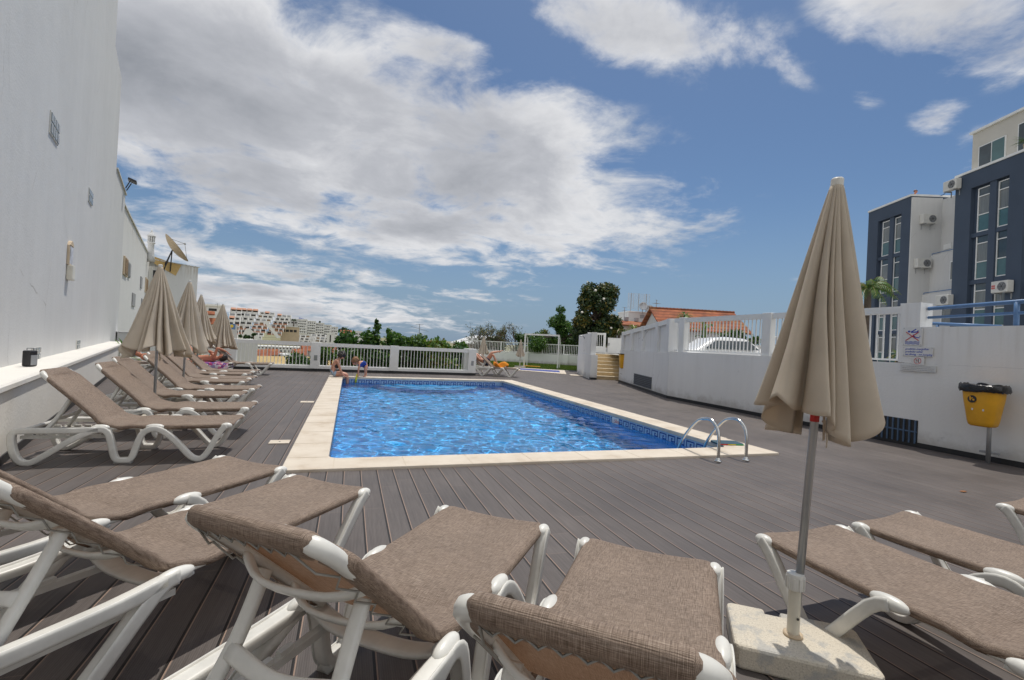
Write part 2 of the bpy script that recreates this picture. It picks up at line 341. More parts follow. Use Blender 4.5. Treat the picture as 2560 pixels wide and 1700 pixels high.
# lawn blades, uncountable
rng = np.random.default_rng(5)
def blades(name, quad, n, h, mats, z=0):
    a, b, c, d = [np.array(p[:2]) for p in quad]; s, t = rng.random((2, n)); s = s[:, None]; t = t[:, None]
    p = (a*(1-s)+b*s)*(1-t)+(d*(1-s)+c*s)*t
    an = rng.random(n)*6.28; w = .012+.012*rng.random(n); hh = h*(.5+rng.random(n)); le = rng.normal(0, .35, (n, 2))*hh[:, None]
    v = np.zeros((n, 3, 3)); dx = np.stack([np.cos(an), np.sin(an)], 1)*w[:, None]
    v[:, 0, :2] = p-dx; v[:, 1, :2] = p+dx; v[:, 2, :2] = p+le; v[:, :2, 2] = z; v[:, 2, 2] = z+hh
    me = bpy.data.meshes.new(name); me.from_pydata(v.reshape(-1, 3).tolist(), [], np.arange(3*n).reshape(-1, 3).tolist())
    for m in mats: me.materials.append(m)
    me.polygons.foreach_set('material_index', rng.integers(0, len(mats), n)); o = bpy.data.objects.new(name, me); COL.objects.link(o); return o
gm = [mat('grass_blade_a', (.10, .18, .02), .6, .2, 1, transl=.3), mat('grass_blade_b', (.17, .21, .035), .6, .2, 1, transl=.3), mat('grass_blade_c', (.055, .11, .012), .6, .2, 1, transl=.3)]
tag(blades('grass', [la, lb, lc, ld], 26000, .06, gm), 'short green grass of the lawn behind the wading pool', 'grass', kind='stuff')
# --- pool
def rrect(x0, x1, y0, y1, r, n=6):
    out = []
    for cx, cy, a in ((x1-r, y0+r, -90), (x1-r, y1-r, 0), (x0+r, y1-r, 90), (x0+r, y0+r, 180)):
        out += [(cx+r*math.cos(rad(a+90*i/n)), cy+r*math.sin(rad(a+90*i/n))) for i in range(n+1)]
    return out
inner = rrect(IX0, IX1, IY0, IY1, .14); outer = rrect(OX0, OX1, OY0, OY1, .03); N = len(inner)
mb = MB(); zt = .032
vs = [(x, y, zt) for x, y in outer]+[(x, y, zt) for x, y in inner]+[(x, y, -.02) for x, y in outer]+[(x, y, -.03) for x, y in inner]
fs = []
for i in range(N):
    j = (i+1) % N; fs += [(i, j, N+j, N+i), (2*N+i, 2*N+j, j, i), (N+i, N+j, 3*N+j, 3*N+i)]
mb.add(vs, fs)
o = tag(mb.build('pool_coping', M['stone'], bevel=.012), kind='structure')
mb = MB()                                             # joints between the coping stones, very thin grout strips
def joint(x0, x1, y0, y1): mb.bx(x0, x1, y0, y1, zt+.0005, zt+.0022)
y = OY0+.5
while y < OY1-.5:
    joint(OX0+.01, IX0-.01, y, y+.006); joint(IX1+.01, OX1-.01, y, y+.006); y += .75
x = OX0+.5
while x < OX1-.5:
    joint(x, x+.006, OY0+.01, IY0-.01); joint(x, x+.006, IY1+.01, OY1-.01); x += .75
tag(mb.build('coping_grout', mat('grout', (.55, .475, .37), .9)), kind='structure')
mb = MB(); zf = lambda yy: -1.75+.55*(yy-IY0)/(IY1-IY0)
e = .012; A_, B_, C_, D_ = (IX0-e, IY0-e), (IX1+e, IY0-e), (IX1+e, IY1+e), (IX0-e, IY1+e)
mb.quad((*A_, -1.75), (*B_, -1.75), (*C_, -1.2), (*D_, -1.2))
for p, q in ((A_, B_), (B_, C_), (C_, D_), (D_, A_)):
    mb.quad((*p, -.02), (*q, -.02), (*q, zf(q[1])), (*p, zf(p[1])))
BASIN = tag(mb.build('pool_basin', M['pooltile']), kind='structure'); BASIN.cycles.is_caustics_receiver = True
for k, (rr, zz) in enumerate(((1.75, -.42), (1.3, -.28))):   # curved underwater entry steps at the far end
    mb = MB(); n = 20; pl = [(2.75+rr*math.cos(PI+PI*i/n), IY1+rr*.9*math.sin(PI+PI*i/n)) for i in range(n+1)]
    mb.prism(pl, -1.3, zz); mb.mi = 1
    for i in range(n):
        a, b = pl[i], pl[i+1]; f = 1-.07/rr; g = lambda p: (2.75+(p[0]-2.75)*f, IY1+(p[1]-IY1)*f)
        mb.quad((*a, zz+.003), (*b, zz+.003), (*g(b), zz+.003), (*g(a), zz+.003))
    o = tag(mb.build('underwater_step', [M['pooltile'], M['bandl']]), kind='structure'); o.cycles.is_caustics_receiver = True
# tile band: pale tiles with a navy meander, 3 mm proud of the basin wall
def band(P, Q, inn):
    P, Q, inn = Vector((*P, 0)), Vector((*Q, 0)), Vector((*inn, 0)); L = (Q-P).length; d = (Q-P)/L; mb = MB()
    T = lambda s, z, o: tuple(P+d*s+inn*o+Vector((0, 0, z)))
    z0, z1 = -.235, -.032
    mb.quad(T(0, z0, .004), T(L, z0, .004), T(L, z1, .004), T(0, z1, .004)); mb.mi = 1
    u = .0225; h = z0+.02
    R = lambda s, a, b, c, e_: mb.quad(T(s+a*u, h+c*u, .006), T(s+b*u, h+c*u, .006), T(s+b*u, h+e_*u, .006), T(s+a*u, h+e_*u, .006))
    s = .02
    while s < L-.26:
        for r in ((0, 1, 0, 7), (0, 9, 6, 7), (8, 9, 2, 6), (4, 8, 2, 3), (4, 5, 3, 5), (5, 6, 4, 5)): R(s, *r)
        R(s, 1, 10.4, 0, .9); s += .245
    tag(mb.build('pool_tile_band', [M['bandl'], M['bandd']]), kind='structure')
band((IX0, IY1), (IX1, IY1), (0, -1)); band((IX1, IY1), (IX1, IY0), (-1, 0)); band((IX0, IY0), (IX0, IY1), (1, 0)); band((IX1, IY0), (IX0, IY0), (0, 1))
# water surface with real ripples
wr = np.random.default_rng(11); gx = np.linspace(IX0-.005, IX1+.005, 260); gy = np.linspace(IY0-.005, IY1+.005, 500)
XX, YY = np.meshgrid(gx, gy); ZZ = np.zeros_like(XX)
for i in range(46):
    lam = .17*(.75/.17)**wr.random(); k = 2*PI/lam; th = rad(35)+wr.normal(0, 1.05); amp = .0042*(lam/.5)**1.15*(.5+wr.random())
    ZZ += amp*np.sin(k*(np.cos(th)*XX+np.sin(th)*YY)+.8*np.sin(.9*XX+wr.random()*6)+wr.random()*6.28)
ZZ = ZZ*.42 - .165
ny, nx = XX.shape; ii = np.arange(ny*nx).reshape(ny, nx)
F4 = np.stack([ii[:-1, :-1], ii[:-1, 1:], ii[1:, 1:], ii[1:, :-1]], -1).reshape(-1, 4)
me = bpy.data.meshes.new('water'); me.from_pydata(np.stack([XX, YY, ZZ], -1).reshape(-1, 3).tolist(), [], F4.tolist()); me.materials.append(M['water'])
me.polygons.foreach_set('use_smooth', [True]*len(me.polygons)); WATER = bpy.data.objects.new('water', me); COL.objects.link(WATER); tag(WATER, kind='structure'); WATER.cycles.is_caustics_caster = True
# depth marker on the band, deck hatches, ladder, kickboard
t = thing('depth_sign', 'white tile with red depth figure on the pool wall by the ladder', 'depth sign', (IX1-.012, 6.02, -.125))
MB().box((0, 0, 0), (.006, .34, .17)).build('tile', M['signw'], t)
text_obj('lettering', '1.80m', .14, M['red'], Matrix.Translation((-.004, .16, -.045)) @ Matrix(((0, 0, -1, 0), (-1, 0, 0, 0), (0, 1, 0, 0), (0, 0, 0, 1))), t)
t = thing('depth_sign', 'small white and red depth tile halfway along the right pool wall', 'depth sign', (IX1-.012, 8.9, -.125))
MB().box((0, 0, 0), (.006, .26, .15)).build('tile', M['signw'], t)
text_obj('lettering', '1.50m', .11, M['red'], Matrix.Translation((-.004, .12, -.035)) @ Matrix(((0, 0, -1, 0), (-1, 0, 0, 0), (0, 1, 0, 0), (0, 0, 0, 1))), t)
for lab, (u, v), sx, sy in (('cream skimmer lid in the deck nearest the camera, left of the pool', (699, 1106), .24, .2), ('farther cream skimmer lid in the deck left of the pool, level with the umbrellas', (768, 1005.5), .26, .22),
                            ('cream skimmer lid in the deck halfway along the right coping', (1513, 1019), .30, .26), ('cream skimmer lid in the deck behind the kickboard', (1790, 1094), .26, .24)):
    p = G(u, v); o = MB().bx(-sx/2, sx/2, -sy/2, sy/2, .001, .012).build('skimmer_lid', M['stone'], bevel=.003); o.location = p
    MB().lathe([(.012, 0), (.012, .002)], (0, 0, .0118), 10).build('finger_hole', M['dark'], o); tag(o, lab, 'skimmer lid', 'skimmer lids set in the deck')
t = thing('pool_ladder', 'stainless steel ladder handrails curving over the near coping', 'pool ladder', (4.94, 5.05, 0))
for sx in (-.235, .235):
    o = MB(); pa = smooth_path([(sx, 0, .0), (sx, 0, .26), (sx, .03, .41), (sx, .13, .515), (sx, .27, .525), (sx, .42, .47), (sx, .64, .25), (sx, .80, .0), (sx, .88, -.3), (sx, .88, -1.0)], 6)
    o.tube(pa, .021, 12).build('handrail', M['steel'], t, True)
    MB().lathe([(.05, 0), (.05, .012), (.034, .022), (.024, .03), (.024, .05)], (sx, 0, 0), 16).build('base_flange', M['steel'], t, True)
for z in (-.35, -.62, -.9): MB().box((0, .88, z), (.47, .08, .03)).build('tread', M['steel'], t, bevel=.006)
kp = G(1817, 1106, .05)
o = thing('kickboard', 'dark teal foam kickboard with striped edge lying on the coping', 'kickboard', (kp.x, kp.y, .034), rad(-12))
MB().prism(rrect(-.22, .22, -.14, .14, .07), 0, .022).build('top_sheet', mat('dark_teal_foam', (.015, .06, .09), .7), o)
for i, c in enumerate(((.55, .04, .03), (.62, .50, .04), (.05, .35, .10))):
    a = -.20+.135*i; MB().bx(a, a+.13, -.1445, -.1395, .004, .018).build('edge_stripe', mat('foam_stripe', c, .7), o)
# --- small covered wading pool
q = [G(1282, 919.5), G(1411, 927), G(1416, 936.5), G(1294, 926.5)]; qi = [G(1294, 921.3), G(1397.5, 928), G(1400, 932.5), G(1301, 925.8)]
t = thing('wading_pool', 'small wading pool with cream edge under a flat blue cover', 'wading pool', (0, 0, 0))
mb = MB(); mb.add([(p.x, p.y, .03) for p in q]+[(p.x, p.y, -.02) for p in q], [(0, 1, 2, 3), (0, 1, 5, 4), (1, 2, 6, 5), (2, 3, 7, 6), (3, 0, 4, 7)]); mb.build('coping', M['stone'], t)
MB().add([(p.x, p.y, .036) for p in qi], [(0, 1, 2, 3)]).build('cover', mat('blue_cover', (.035, .06, .30), .5, .08), t)
# ------------------------------------------------------------------ fences
def fence(name, lab, P, Q, z0, posts, h0, h1, rail=.1, pw=.12, sp=.125, cat='fence', base=None, pd=.16, pm=None, bar=.022, posth=None, postnames=True):
    """pickets from P to Q; posts at the given distances"""
    P, Q = Vector(P), Vector(Q); d = Q-P; L = d.length; a = math.atan2(d.y, d.x)
    t = thing(name, lab, cat, (P.x, P.y, z0), a)
    pm = pm or M['paint']
    if base:
        b0, b1, bk = base; MB().bx(0, L, -.09, .09, b0, b1).build('kerb', M['paint'], t); 
        if bk: MB().bx(0, L, -.10, .10, 0, b0).build('skirting', M['black'], t)
    ps = sorted(posts); edges = [0]+ps+[L]
    for s in ps: MB().bx(s-pw/2, s+pw/2, -pd/2, pd/2, 0 if not base else base[0]+.002, (posth or h1)+.012).build('post', pm, t, bevel=.008)
    for i in range(len(edges)-1):
        s0 = edges[i]+(pw/2 if edges[i] in ps else 0); s1 = edges[i+1]-(pw/2 if edges[i+1] in ps else 0)
        if s1-s0 < .08: continue
        mb = MB(); mb.bx(s0, s1, -.045, .045, h1-rail, h1); mb.bx(s0, s1, -.02, .02, h0, h0+.035)
        n = max(1, round((s1-s0)/sp))
        for k in range(1, n):
            x = s0+(s1-s0)*k/n; mb.bx(x-bar/2, x+bar/2, -bar/2, bar/2, h0+.03, h1-rail+.01)
        mb.build('picket_panel', pm, t)
    return t
FY = 19.7
fx = lambda u: plane_hit(u, 900, (0, FY, 0), (0, 1, 0)).x
xs = [fx(578), fx(788), fx(985)]; xe = fx(1170)
fence('picket_fence', 'white picket fence with broad posts along the far end of the pool deck', (-6.6, FY, 0), (xe, FY, 0), 0, [x+6.6 for x in xs], .2, 1.1, .14, .34, .125, base=(.10, .205, True), pd=.24)
t = thing('fence_pillar', 'white end pillar of the deck fence beside the far sunloungers', 'pillar', (xe+.17, FY+.4, 0))
MB().bx(-.17, .17, -.5, .5, .10, 1.13).build('shaft', M['paint'], t, bevel=.01); MB().bx(-.175, .175, -.505, .505, 0, .10).build('skirting', M['black'], t)
MB().bx(-.05, .06, -.507, -.498, .42, .62).build('light_panel', M['grey'], t)
for u in (788, ):
    o = MB().bx(-.06, .06, -.013, 0, .42, .62).build('deck_light', M['grey']); o.location = (fx(u)+.02, FY-.121, 0); tag(o, 'small grey light panel on the fence post left of the seated woman', 'light')
    MB().bx(-.045, .045, -.017, -.013, .44, .60).build('lens', mat('light_lens', (.3, .32, .30), .2), o)
# far fence behind the lawn: low white wall with railings
fp, fq = G(1150, 898), G(1462, 916.5); dv = (fq-fp); L = dv.length; a = math.atan2(dv.y, dv.x)
t = thing('garden_wall', 'low white rendered wall behind the lawn', 'wall', fp, a)
MB().bx(0, L, 0, .2, -.3, .80).build('wall_face', M['wall_c'], t)
for s in (.02, L*.52, L*.83): MB().bx(s, s+.4, -.12, .0, -.3, .83).build('pier', M['wall_c'], t)
nd = dv.normalized(); off = Vector((-nd.y, nd.x, 0))*.1
fence('picket_fence', 'low white railing on top of the garden wall behind the lawn', (fp+off), (fq+off), .80, [L*k/6 for k in range(7)], .03, .78, .06, .10, .135, pd=.08, bar=.03)
# white goal-like pergola frame on the lawn
gp, gq = D(1310, 911, 30.5), D(1394, 915, 30.0); gp.z = gq.z = 0; w = (gq-gp).length; a = math.atan2((gq-gp).y, (gq-gp).x)
t = thing('goal_frame', 'white square metal goal frame standing on the lawn', 'goal frame', gp, a)
for s in (0, w): MB().bx(s-.045, s+.045, -.045, .045, 0, 2.06).build('post', M['paint'], t)
MB().bx(-.045, w+.045, -.045, .045, 2.06, 2.16).build('crossbar', M['paint'], t)
for s in (0, w): MB().tube([(s, .05, 2.1), (s, .75, 1.9), (s, .95, 0)], .03, 6).build('back_stay', M['paint'], t)
bp = D(1330, 913, 30.2); o = MB().box((0, 0, .05), (1.05, .2, .06)).build('yellow_beam', M['yellow'], bevel=.01); o.location = (bp.x, bp.y, .02); o.rotation_euler = (0, 0, a); tag(o, 'yellow beam lying on the grass in front of the goal frame', 'beam')
# ------------------------------------------------------------------ left building and its ledge
LW = Vector((-3.77, 6.53, 0)); LR = rad(17); LN = (math.cos(LR), math.sin(LR), 0)
def PW(u, v, off=0.0):                  # photo pixel -> (along, z) on the left wall
    h = plane_hit(u, v, LW+Vector(LN)*off, LN)-LW; return (-math.sin(LR)*h.x+math.cos(LR)*h.y, h.z)
def prof_wall(t, y0, y1, ht, name='wall'): return MB().bx(-7, 0, y0, y1, -.0, ht).build(name, M['wall'], t)
t = LB = thing('apartment_block', 'tall white windowless apartment block wall along the left', 'building', LW, LR)
MB().prism([(-7, -14), (0, -14), (0, 11.26), (0, 13.5), (0, 17.5), (-7, 17.5)], 0, 6.65).build('wall', M['wall'], t)
MB().bx(-7, -.001, -14, 13.5, 6.652, 9.72).build('upper_wall', M['wall'], t)
MB().bx(-7, -.002, -14, 11.26, 9.722, 18).build('top_wall', M['wall'], t)
MB().bx(-7, .05, 13.52, 17.53, 6.652, 6.70).build('roof_edge', M['wall_b'], t)
t = thing('wall_ledge', 'broad cream ledge at the foot of the tall left wall', 'ledge', LW, LR)
mb = MB(); mb.prism([(0.002, .0), (.43, .0), (.43, .70), (.47, .735), (.47, .78), (.45, .80), (.002, .80)], -10, 14.6, Matrix(((1, 0, 0, 0), (0, 0, 1, 0), (0, 1, 0, 0), (0, 0, 0, 1))))
mb.build('ledge_top', M['ledge'], t); MB().bx(.432, .446, -10, 14.6, 0, .09).build('skirting', M['black'], t)
def on_wall(name, lab, cat, u0, v0, u1, v1, m, th=.02, group=None, extra=None):
    a = PW(u0, (v0+v1)/2); b = PW(u1, (v0+v1)/2); zt_ = PW((u0+u1)/2, v0)[1]; zb = PW((u0+u1)/2, v1)[1]; y = (a[0]+b[0])/2; w_ = abs(b[0]-a[0])
    p = LW+Vector((-math.sin(LR)*y, math.cos(LR)*y, (zt_+zb)/2)); t = thing(name, lab, cat, p, LR, group); h = abs(zt_-zb)
    MB().box((th/2-.001, 0, 0), (th, w_, h)).build('frame', M['grey'] if m is None else m, t)
    nx_, nz_ = max(2, round(w_/.16)), max(2, round(h/.16)); mb = MB()
    for i in range(nx_):
        for j in range(nz_): mb.box((th+.004, -w_/2+w_*(i+.5)/nx_, -h/2+h*(j+.5)/nz_), (.012, w_/nx_*.78, h/nz_*.78))
    mb.build('glass_blocks', M['gblock'], t, bevel=.01); return t, w_, h
M['gblock'] = mat('glass_block', (.16, .20, .22), .12, .4, 9, .5, 40, spec=.8)
GB = 'glass block vents in the left wall'
on_wall('glass_block_vent', 'large glass block vent highest on the near left wall', 'vent', 122, 290, 145, 350, M['acw'], group=GB)
on_wall('glass_block_vent', 'glass block vent on the left wall below the rooftop floodlight', 'vent', 220, 474, 230, 510, M['acw'], group=GB)
on_wall('glass_block_vent', 'wide glass block vent just above the ledge behind the black radio', 'vent', 77, 868, 97, 900, M['acw'], group=GB)
on_wall('glass_block_vent', 'narrow glass block vent just above the far half of the ledge', 'vent', 190, 850, 197, 872, M['acw'], group=GB)
a = PW(171, 645); p = LW+Vector((-math.sin(LR)*a[0], math.cos(LR)*a[0], 0))
t = thing('wall_plaque', 'painted tile plaque over a small cream wall lamp on the left wall', 'plaque', p, LR)
z0, z1 = PW(171, 664)[1], PW(171, 613)[1]
MB().box((.02, 0, (z0+z1)/2), (.04, .42, z1-z0)).build('frame', M['towncream'], t, bevel=.01)
MB().box((.043, 0, (z0+z1)/2), (.008, .33, (z1-z0)*.88)).build('picture_tiles', mat('painted_tiles', (.42, .42, .46), .3, .7, 7), t)
MB().prism([(-.20, 0), (.20, 0), (.14, .06), (0, .10), (-.14, .06)], .0, .05, Matrix(((0, 0, 1, 0), (1, 0, 0, 0), (0, 1, 0, z1), (0, 0, 0, 1)))).build('crest', M['towncream'], t)
z2 = PW(168, 695)[1]
MB().box((.05, -.03, (z0+z2)/2-.02), (.1, .30, .30)).build('lamp_box', M['plastic_b'], t, bevel=.02)
s_ = PW(82, 905, .25)
t = thing('portable_radio', 'small black radio standing on the ledge under a glass block vent', 'radio', LW+Vector(LN)*.22+Vector((-math.sin(LR)*s_[0], math.cos(LR)*s_[0], .80)), LR-.5)
MB().box((0, 0, .11), (.10, .12, .21)).build('body', M['black'], t, bevel=.015); MB().box((.052, 0, .09), (.006, .095, .13)).build('grille', M['grey'], t); MB().tube([(0, -.05, .21), (0, -.05, .245), (0, .05, .245), (0, .05, .21)], .006, 5).build('handle', M['grey'], t)
# floodlight on the roof corner
fl = LW+Vector((-math.sin(LR)*16.6, math.cos(LR)*16.6, 6.70))
t = thing('floodlight', 'black floodlight on a bracket at the roof edge of the left wall', 'floodlight', fl+Vector(LN)*.03, LR); t.scale = (.8, .8, .8)
MB().box((.12, 0, .52), (.34, .55, .10), Matrix.Rotation(rad(18), 4, 'Y')).build('lamp_housing', M['black'], t, bevel=.02)
MB().tube([(.05, -.27, .0), (.22, -.30, .40)], .025, 6).build('bracket', M['black'], t); MB().tube([(.05, .27, .0), (.22, .30, .40)], .025, 6).build('bracket', M['black'], t)
# second and third house of the left row
hw = rad(15.8); HW = Vector((-8.98, 23.3, 0))+Vector((-.15, .05, 0))
t = thing('white_house', 'rain stained white house wall with patched windows, beyond the tall block', 'house', HW, hw)
MB().bx(-6, 0, .02, 20.5, -4, 6.62).build('wall', M['wall_b'], t); MB().bx(-6, .06, .02, 20.5, 6.622, 6.70).build('roof_edge', M['wall_b'], t)
HN = (math.cos(hw), math.sin(hw), 0)
def on2(name, u0, v0, u1, v1, m, th=.05, inset=None):
    f = lambda u, v: (lambda h: (-math.sin(hw)*h.x+math.cos(hw)*h.y, h.z))(plane_hit(u, v, HW, HN)-HW)
    vm = (v0+v1)/2; um = (u0+u1)/2; a, b = f(u0, vm)[0], f(u1, vm)[0]; z1, z0 = f(um, v0)[1], f(um, v1)[1]
    o = MB().bx(-.02, th, a, b, z0, z1).build(name, m, t)
    if inset: MB().bx(th, th+.02, a+(b-a)*.15, b-(b-a)*.15, z0+(z1-z0)*.08, z1-(z1-z0)*.08).build('shutter', inset, o)
    return o
M['shut'] = mat('brown_shutter', (.24, .15, .07), .7, .3, 2, stretch=(1, 1, 8)); M['board'] = mat('grey_board', (.32, .32, .32), .7, .15)
on2('window', 307, 643, 317, 690, M['towncream'], .06, M['shut']); on2('window', 319, 657, 324, 694, M['grey'], .05, M['board'])
on2('window', 362, 695, 368, 733, M['towncream'], .06, M['shut']); on2('vent', 350, 692, 354, 720, M['board']); on2('vent', 329, 733, 336, 766, M['board']); on2('vent', 352, 747, 357, 775, M['board'])
E3 = Vector((-14.55, 43.26, 0)); h3 = rad(-40)
t = thing('white_house', 'white house with a yellow tiled parapet and dark window, left of the umbrellas', 'house', E3, h3)
MB().bx(-8, 0, 0, 2.6, -4, 6.0).build('wall', M['wall_b'], t)
MB().bx(-8, .2, .8, 3.4, -4, 6.45).build('side_wall', M['wall_b'], t)
MB().add([(.22, -.05, 6.72), (.22, .8, 6.55), (.22, 2.0, 6.42), (.22, 1.6, 5.5), (.22, -.05, 6.2)], [(0, 1, 2, 3, 4)]).build('tiled_parapet', mat('yellow_tiles', (.62, .42, .16), .6, .1), t)
MB().bx(-.02, .03, .05, .55, 4.9, 5.7).build('window', M['dark'], t)
MB().bx(-8, .25, -.1, 3.5, 6.46, 6.52).build('roof_edge', M['wall_b'], t)
cp = D(376, 640, 34); cz = cp.z
t = thing('chimney', 'white fluted chimney pot standing on the stained house roof', 'chimney', (cp.x, cp.y, cz-.4), 0); t.scale = (.7, .7, .8)
MB().lathe([(.42, 0), (.34, .5), (.28, 1.1), (.27, 1.6), (.36, 1.66), (.36, 1.74)], n=14).build('stack', M['wall'], t, True)
for k in range(10): MB().box((.28*math.cos(k*PI/5), .28*math.sin(k*PI/5), 1.99), (.08, .08, .5), rz=k*PI/5).build('flute', M['wall'], t)
MB().lathe([(.2, 1.74), (.2, 2.24), (.38, 2.25), (.36, 2.33), (.18, 2.55), (.07, 2.68), (.09, 2.76), (.02, 2.88)], n=14).build('cap', M['wall'], t, True)
dp = D(432, 625, 37)
t = thing('satellite_dish', 'big cream satellite dish tilted skyward on the left house roof', 'satellite dish', dp, 0); t.scale = (.88, .88, .88)
ax = Vector((.72, .25, .62)).normalized(); Rm = ax.to_track_quat('Z', 'Y').to_matrix().to_4x4()
prof = [(1.38*i/10, .36*(i/10)**2) for i in range(1, 11)]
mb = MB(); mb.lathe(prof+[(1.40, .38), (1.36, .34)]+[(1.36*i/10, .36*(i/10)**2-.04) for i in range(9, 0, -1)], n=28, M=Rm); mb.build('dish', mat('cream_dish', (.46, .36, .24), .6, .12), t, True)
for k in range(3):
    aa = k*2.09+.4; MB().tube([Rm @ Vector((1.3*math.cos(aa), 1.3*math.sin(aa), .33)), Rm @ Vector((0, 0, 1.1))], .02, 5).build('strut', M['grey'], t)
MB().ball(Rm @ Vector((0, 0, 1.1)), .09).build('receiver', M['grey'], t, True)
for q_ in ((-.5, -.3), (-.2, .3), (-.75, .1)): MB().tube([(q_[0], q_[1], -1.9), Rm @ Vector((0, 0, -.06))], .05, 6).build('mount_leg', M['black'], t)
# ================================================================== right side
WX = 9.3
SW = Matrix(((0, 0, 1, 0), (1, 0, 0, 0), (0, 1, 0, 0), (0, 0, 0, 1)))       # (a,b,h) -> x=h,y=a,z=b
t = thing('retaining_wall', 'long white rendered retaining wall along the right of the deck', 'wall', (WX, 0, 0))
MB().bx(0, .3, -4, 12.2, 0.0, 1.44).build('lower_wall', M['wall_c'], t)
MB().bx(.002, .3, -4, 5.45, 1.442, 2.07).build('upper_wall', M['wall_c'], t)
MB().bx(-.014, 0, -4, 12.2, 0, .085).build('skirting', M['black'], t)
mb = MB(); mb.bx(-.006, -.001, 5.42, 6.10, .05, .46); gr = mb.build('grille', M['dark'], t)
mb = MB()
for k in range(8): y = 5.45+.62*k/7; mb.bx(-.03, -.006, y-.010, y+.012, .06, .46)
for z in (.26,): mb.bx(-.026, -.008, 5.43, 6.09, z-.012, z+.012)
mb.build('grille_bars', mat('dull_blue_steel', (.07, .12, .20), .5, .1), gr)
for lab_y0, lab_y1 in ((5.45, 5.77),):
    MB().bx(-.012, .31, lab_y0, lab_y1, 1.446, 2.50).build('pillar', M['wall_c'], t)
fence('picket_fence', 'white picket fence standing on the right retaining wall', (WX+.15, 12.15, 0), (WX+.15, 5.77, 0), 1.442, [.38, 3.43], .03, 1.02, .13, .25, .123, pd=.17)
# angled wall beside the stairs
A5 = Vector((WX, 12.2, 0)); h5 = rad(-18.4)
ang = lambda y: (y-12.2)/math.cos(h5)
t = thing('stair_side_wall', 'white panelled wall angling from the retaining wall to the stairs', 'wall', A5, h5)
MB().bx(0, .28, .02, 6.35, 0, 1.40).build('lower_wall', M['wall_c'], t)
MB().bx(-.014, 0, .02, 6.35, 0, .085).build('skirting', M['black'], t)
n5 = (math.cos(h5), math.sin(h5), 0)
pilu = [1690, 1642, 1606, 1579, 1557]; S5 = [(lambda h: -math.sin(h5)*h.x+math.cos(h5)*h.y)(plane_hit(u, 830, A5, n5)-A5) for u in pilu]
S5[0] = .2
hz = lambda s: 2.47-.045*s
for i, s in enumerate(S5): MB().bx(-.012, .27, s-.14, s+.14, 1.402, hz(s)).build('pilaster', M['wall_c'], t)
for a_, b_ in zip(S5[:-1], S5[1:]):
    MB().prism([(a_+.14, 1.403), (b_-.14, 1.403), (b_-.14, hz(b_)-.02), (a_+.14, hz(a_)-.02)], .08, .2, SW).build('panel', M['wall_c'], t)
    MB().prism([(a_+.14, hz(a_)-.16), (b_-.14, hz(b_)-.16), (b_-.14, hz(b_)-.01), (a_+.14, hz(a_)-.01)], .0, .24, SW).build('top_rail', M['paint'], t)
y0, y1 = ang(13.72), ang(15.85); o = MB().bx(-.006, -.001, y0, y1, .12, .53).build('vent', M['dark'], t)
mb = MB()
for k in range(7): z = .14+.37*k/6; mb.box((-.012, (y0+y1)/2, z), (.02, y1-y0, .036), Matrix.Identity(4))
mb.build('louvre', mat('slate_louvre', (.07, .09, .12), .5), o)
# signs on the pillar
def sign(name, lab, y0, y1, z0, z1, m=None):
    t = thing(name, lab, 'sign', (WX-.014, (y0+y1)/2, (z0+z1)/2)); w, h = abs(y1-y0), abs(z1-z0)
    MB().box((-.006, 0, 0), (.012, w, h)).build('plate', m or M['signw'], t, bevel=.003); return t, w, h
# local picture plane: right in the photo = -y, up = z
SP = lambda x, z, o=-.0135: (o, -x, z)
def ptube(mb, pts, r): mb.tube([SP(x, z) for x, z in pts], 1, 4, flat=(.0015, r), up=(1, 0, 0))
t, w, h = sign('no_diving_sign', 'white pictogram sign with a crossed out blue diver above waves', 5.40, 5.70, 1.75, 2.07)
mb = MB(); k = .30
for i in range(3):
    z = -.095-.019*i; ptube(mb, [(-.11+.22*j/16, z+.006*math.sin(j*PI/2.6)) for j in range(17)], .0055)
mb.ball(SP(-.055, .085), (.003, .018, .018), 12, 6)
for pts, r in (([(-.03, .075), (.0, .088), (.055, .125)], .011), ([(-.02, .07), (.07, .075), (.09, .1)], .014), ([(.02, .0), (.06, -.02), (.11, -.025)], .010), ([(.01, .03), (.03, -.01)], .012)): ptube(mb, pts, r)
mb.ball(SP(.115, .0), (.003, .008, .008), 8, 5); mb.build('pictogram', M['bluep'], t)
mb = MB(); mb.tube([SP(-.10, .075, -.017), SP(.10, -.075, -.017)], 1, 4, flat=(.0015, .009), up=(1, 0, 0)); mb.tube([SP(.10, .075, -.0185), SP(-.10, -.075, -.0185)], 1, 4, flat=(.0015, .009), up=(1, 0, 0)); mb.build('red_cross', M['red'], t)
scr = MB()
for x in (-.135, .135):
    for z in (-.14, .14): scr.ball(SP(x, z), (.004, .006, .006), 6, 4)
scr.build('screw', M['grey'], t)
TM = lambda x, z: Matrix.Translation((-.0128, -x, z)) @ Matrix(((0, 0, -1, 0), (-1, 0, 0, 0), (0, 1, 0, 0), (0, 0, 0, 1)))
t, w, h = sign('no_diving_notice', 'narrow white notice with three lines of blue italic text', 5.235, 5.69, 1.565, 1.725)
for i, s in enumerate(('proibido mergulhar', 'proibido saltar', 'no diving - no jumping')): text_obj('lettering', s, .046, M['bluep'], TM(-.19, .030-.047*i), t, shear=.25, bold=.0006)
scr = MB()
for x in (-.215, .215):
    for z in (-.065, .065): scr.ball(SP(x, z), (.004, .006, .006), 6, 4)
scr.build('screw', M['grey'], t)
t, w, h = sign('no_bottles_sign', 'small white square sign with a red prohibition ring', 5.355, 5.555, 1.415, 1.555)
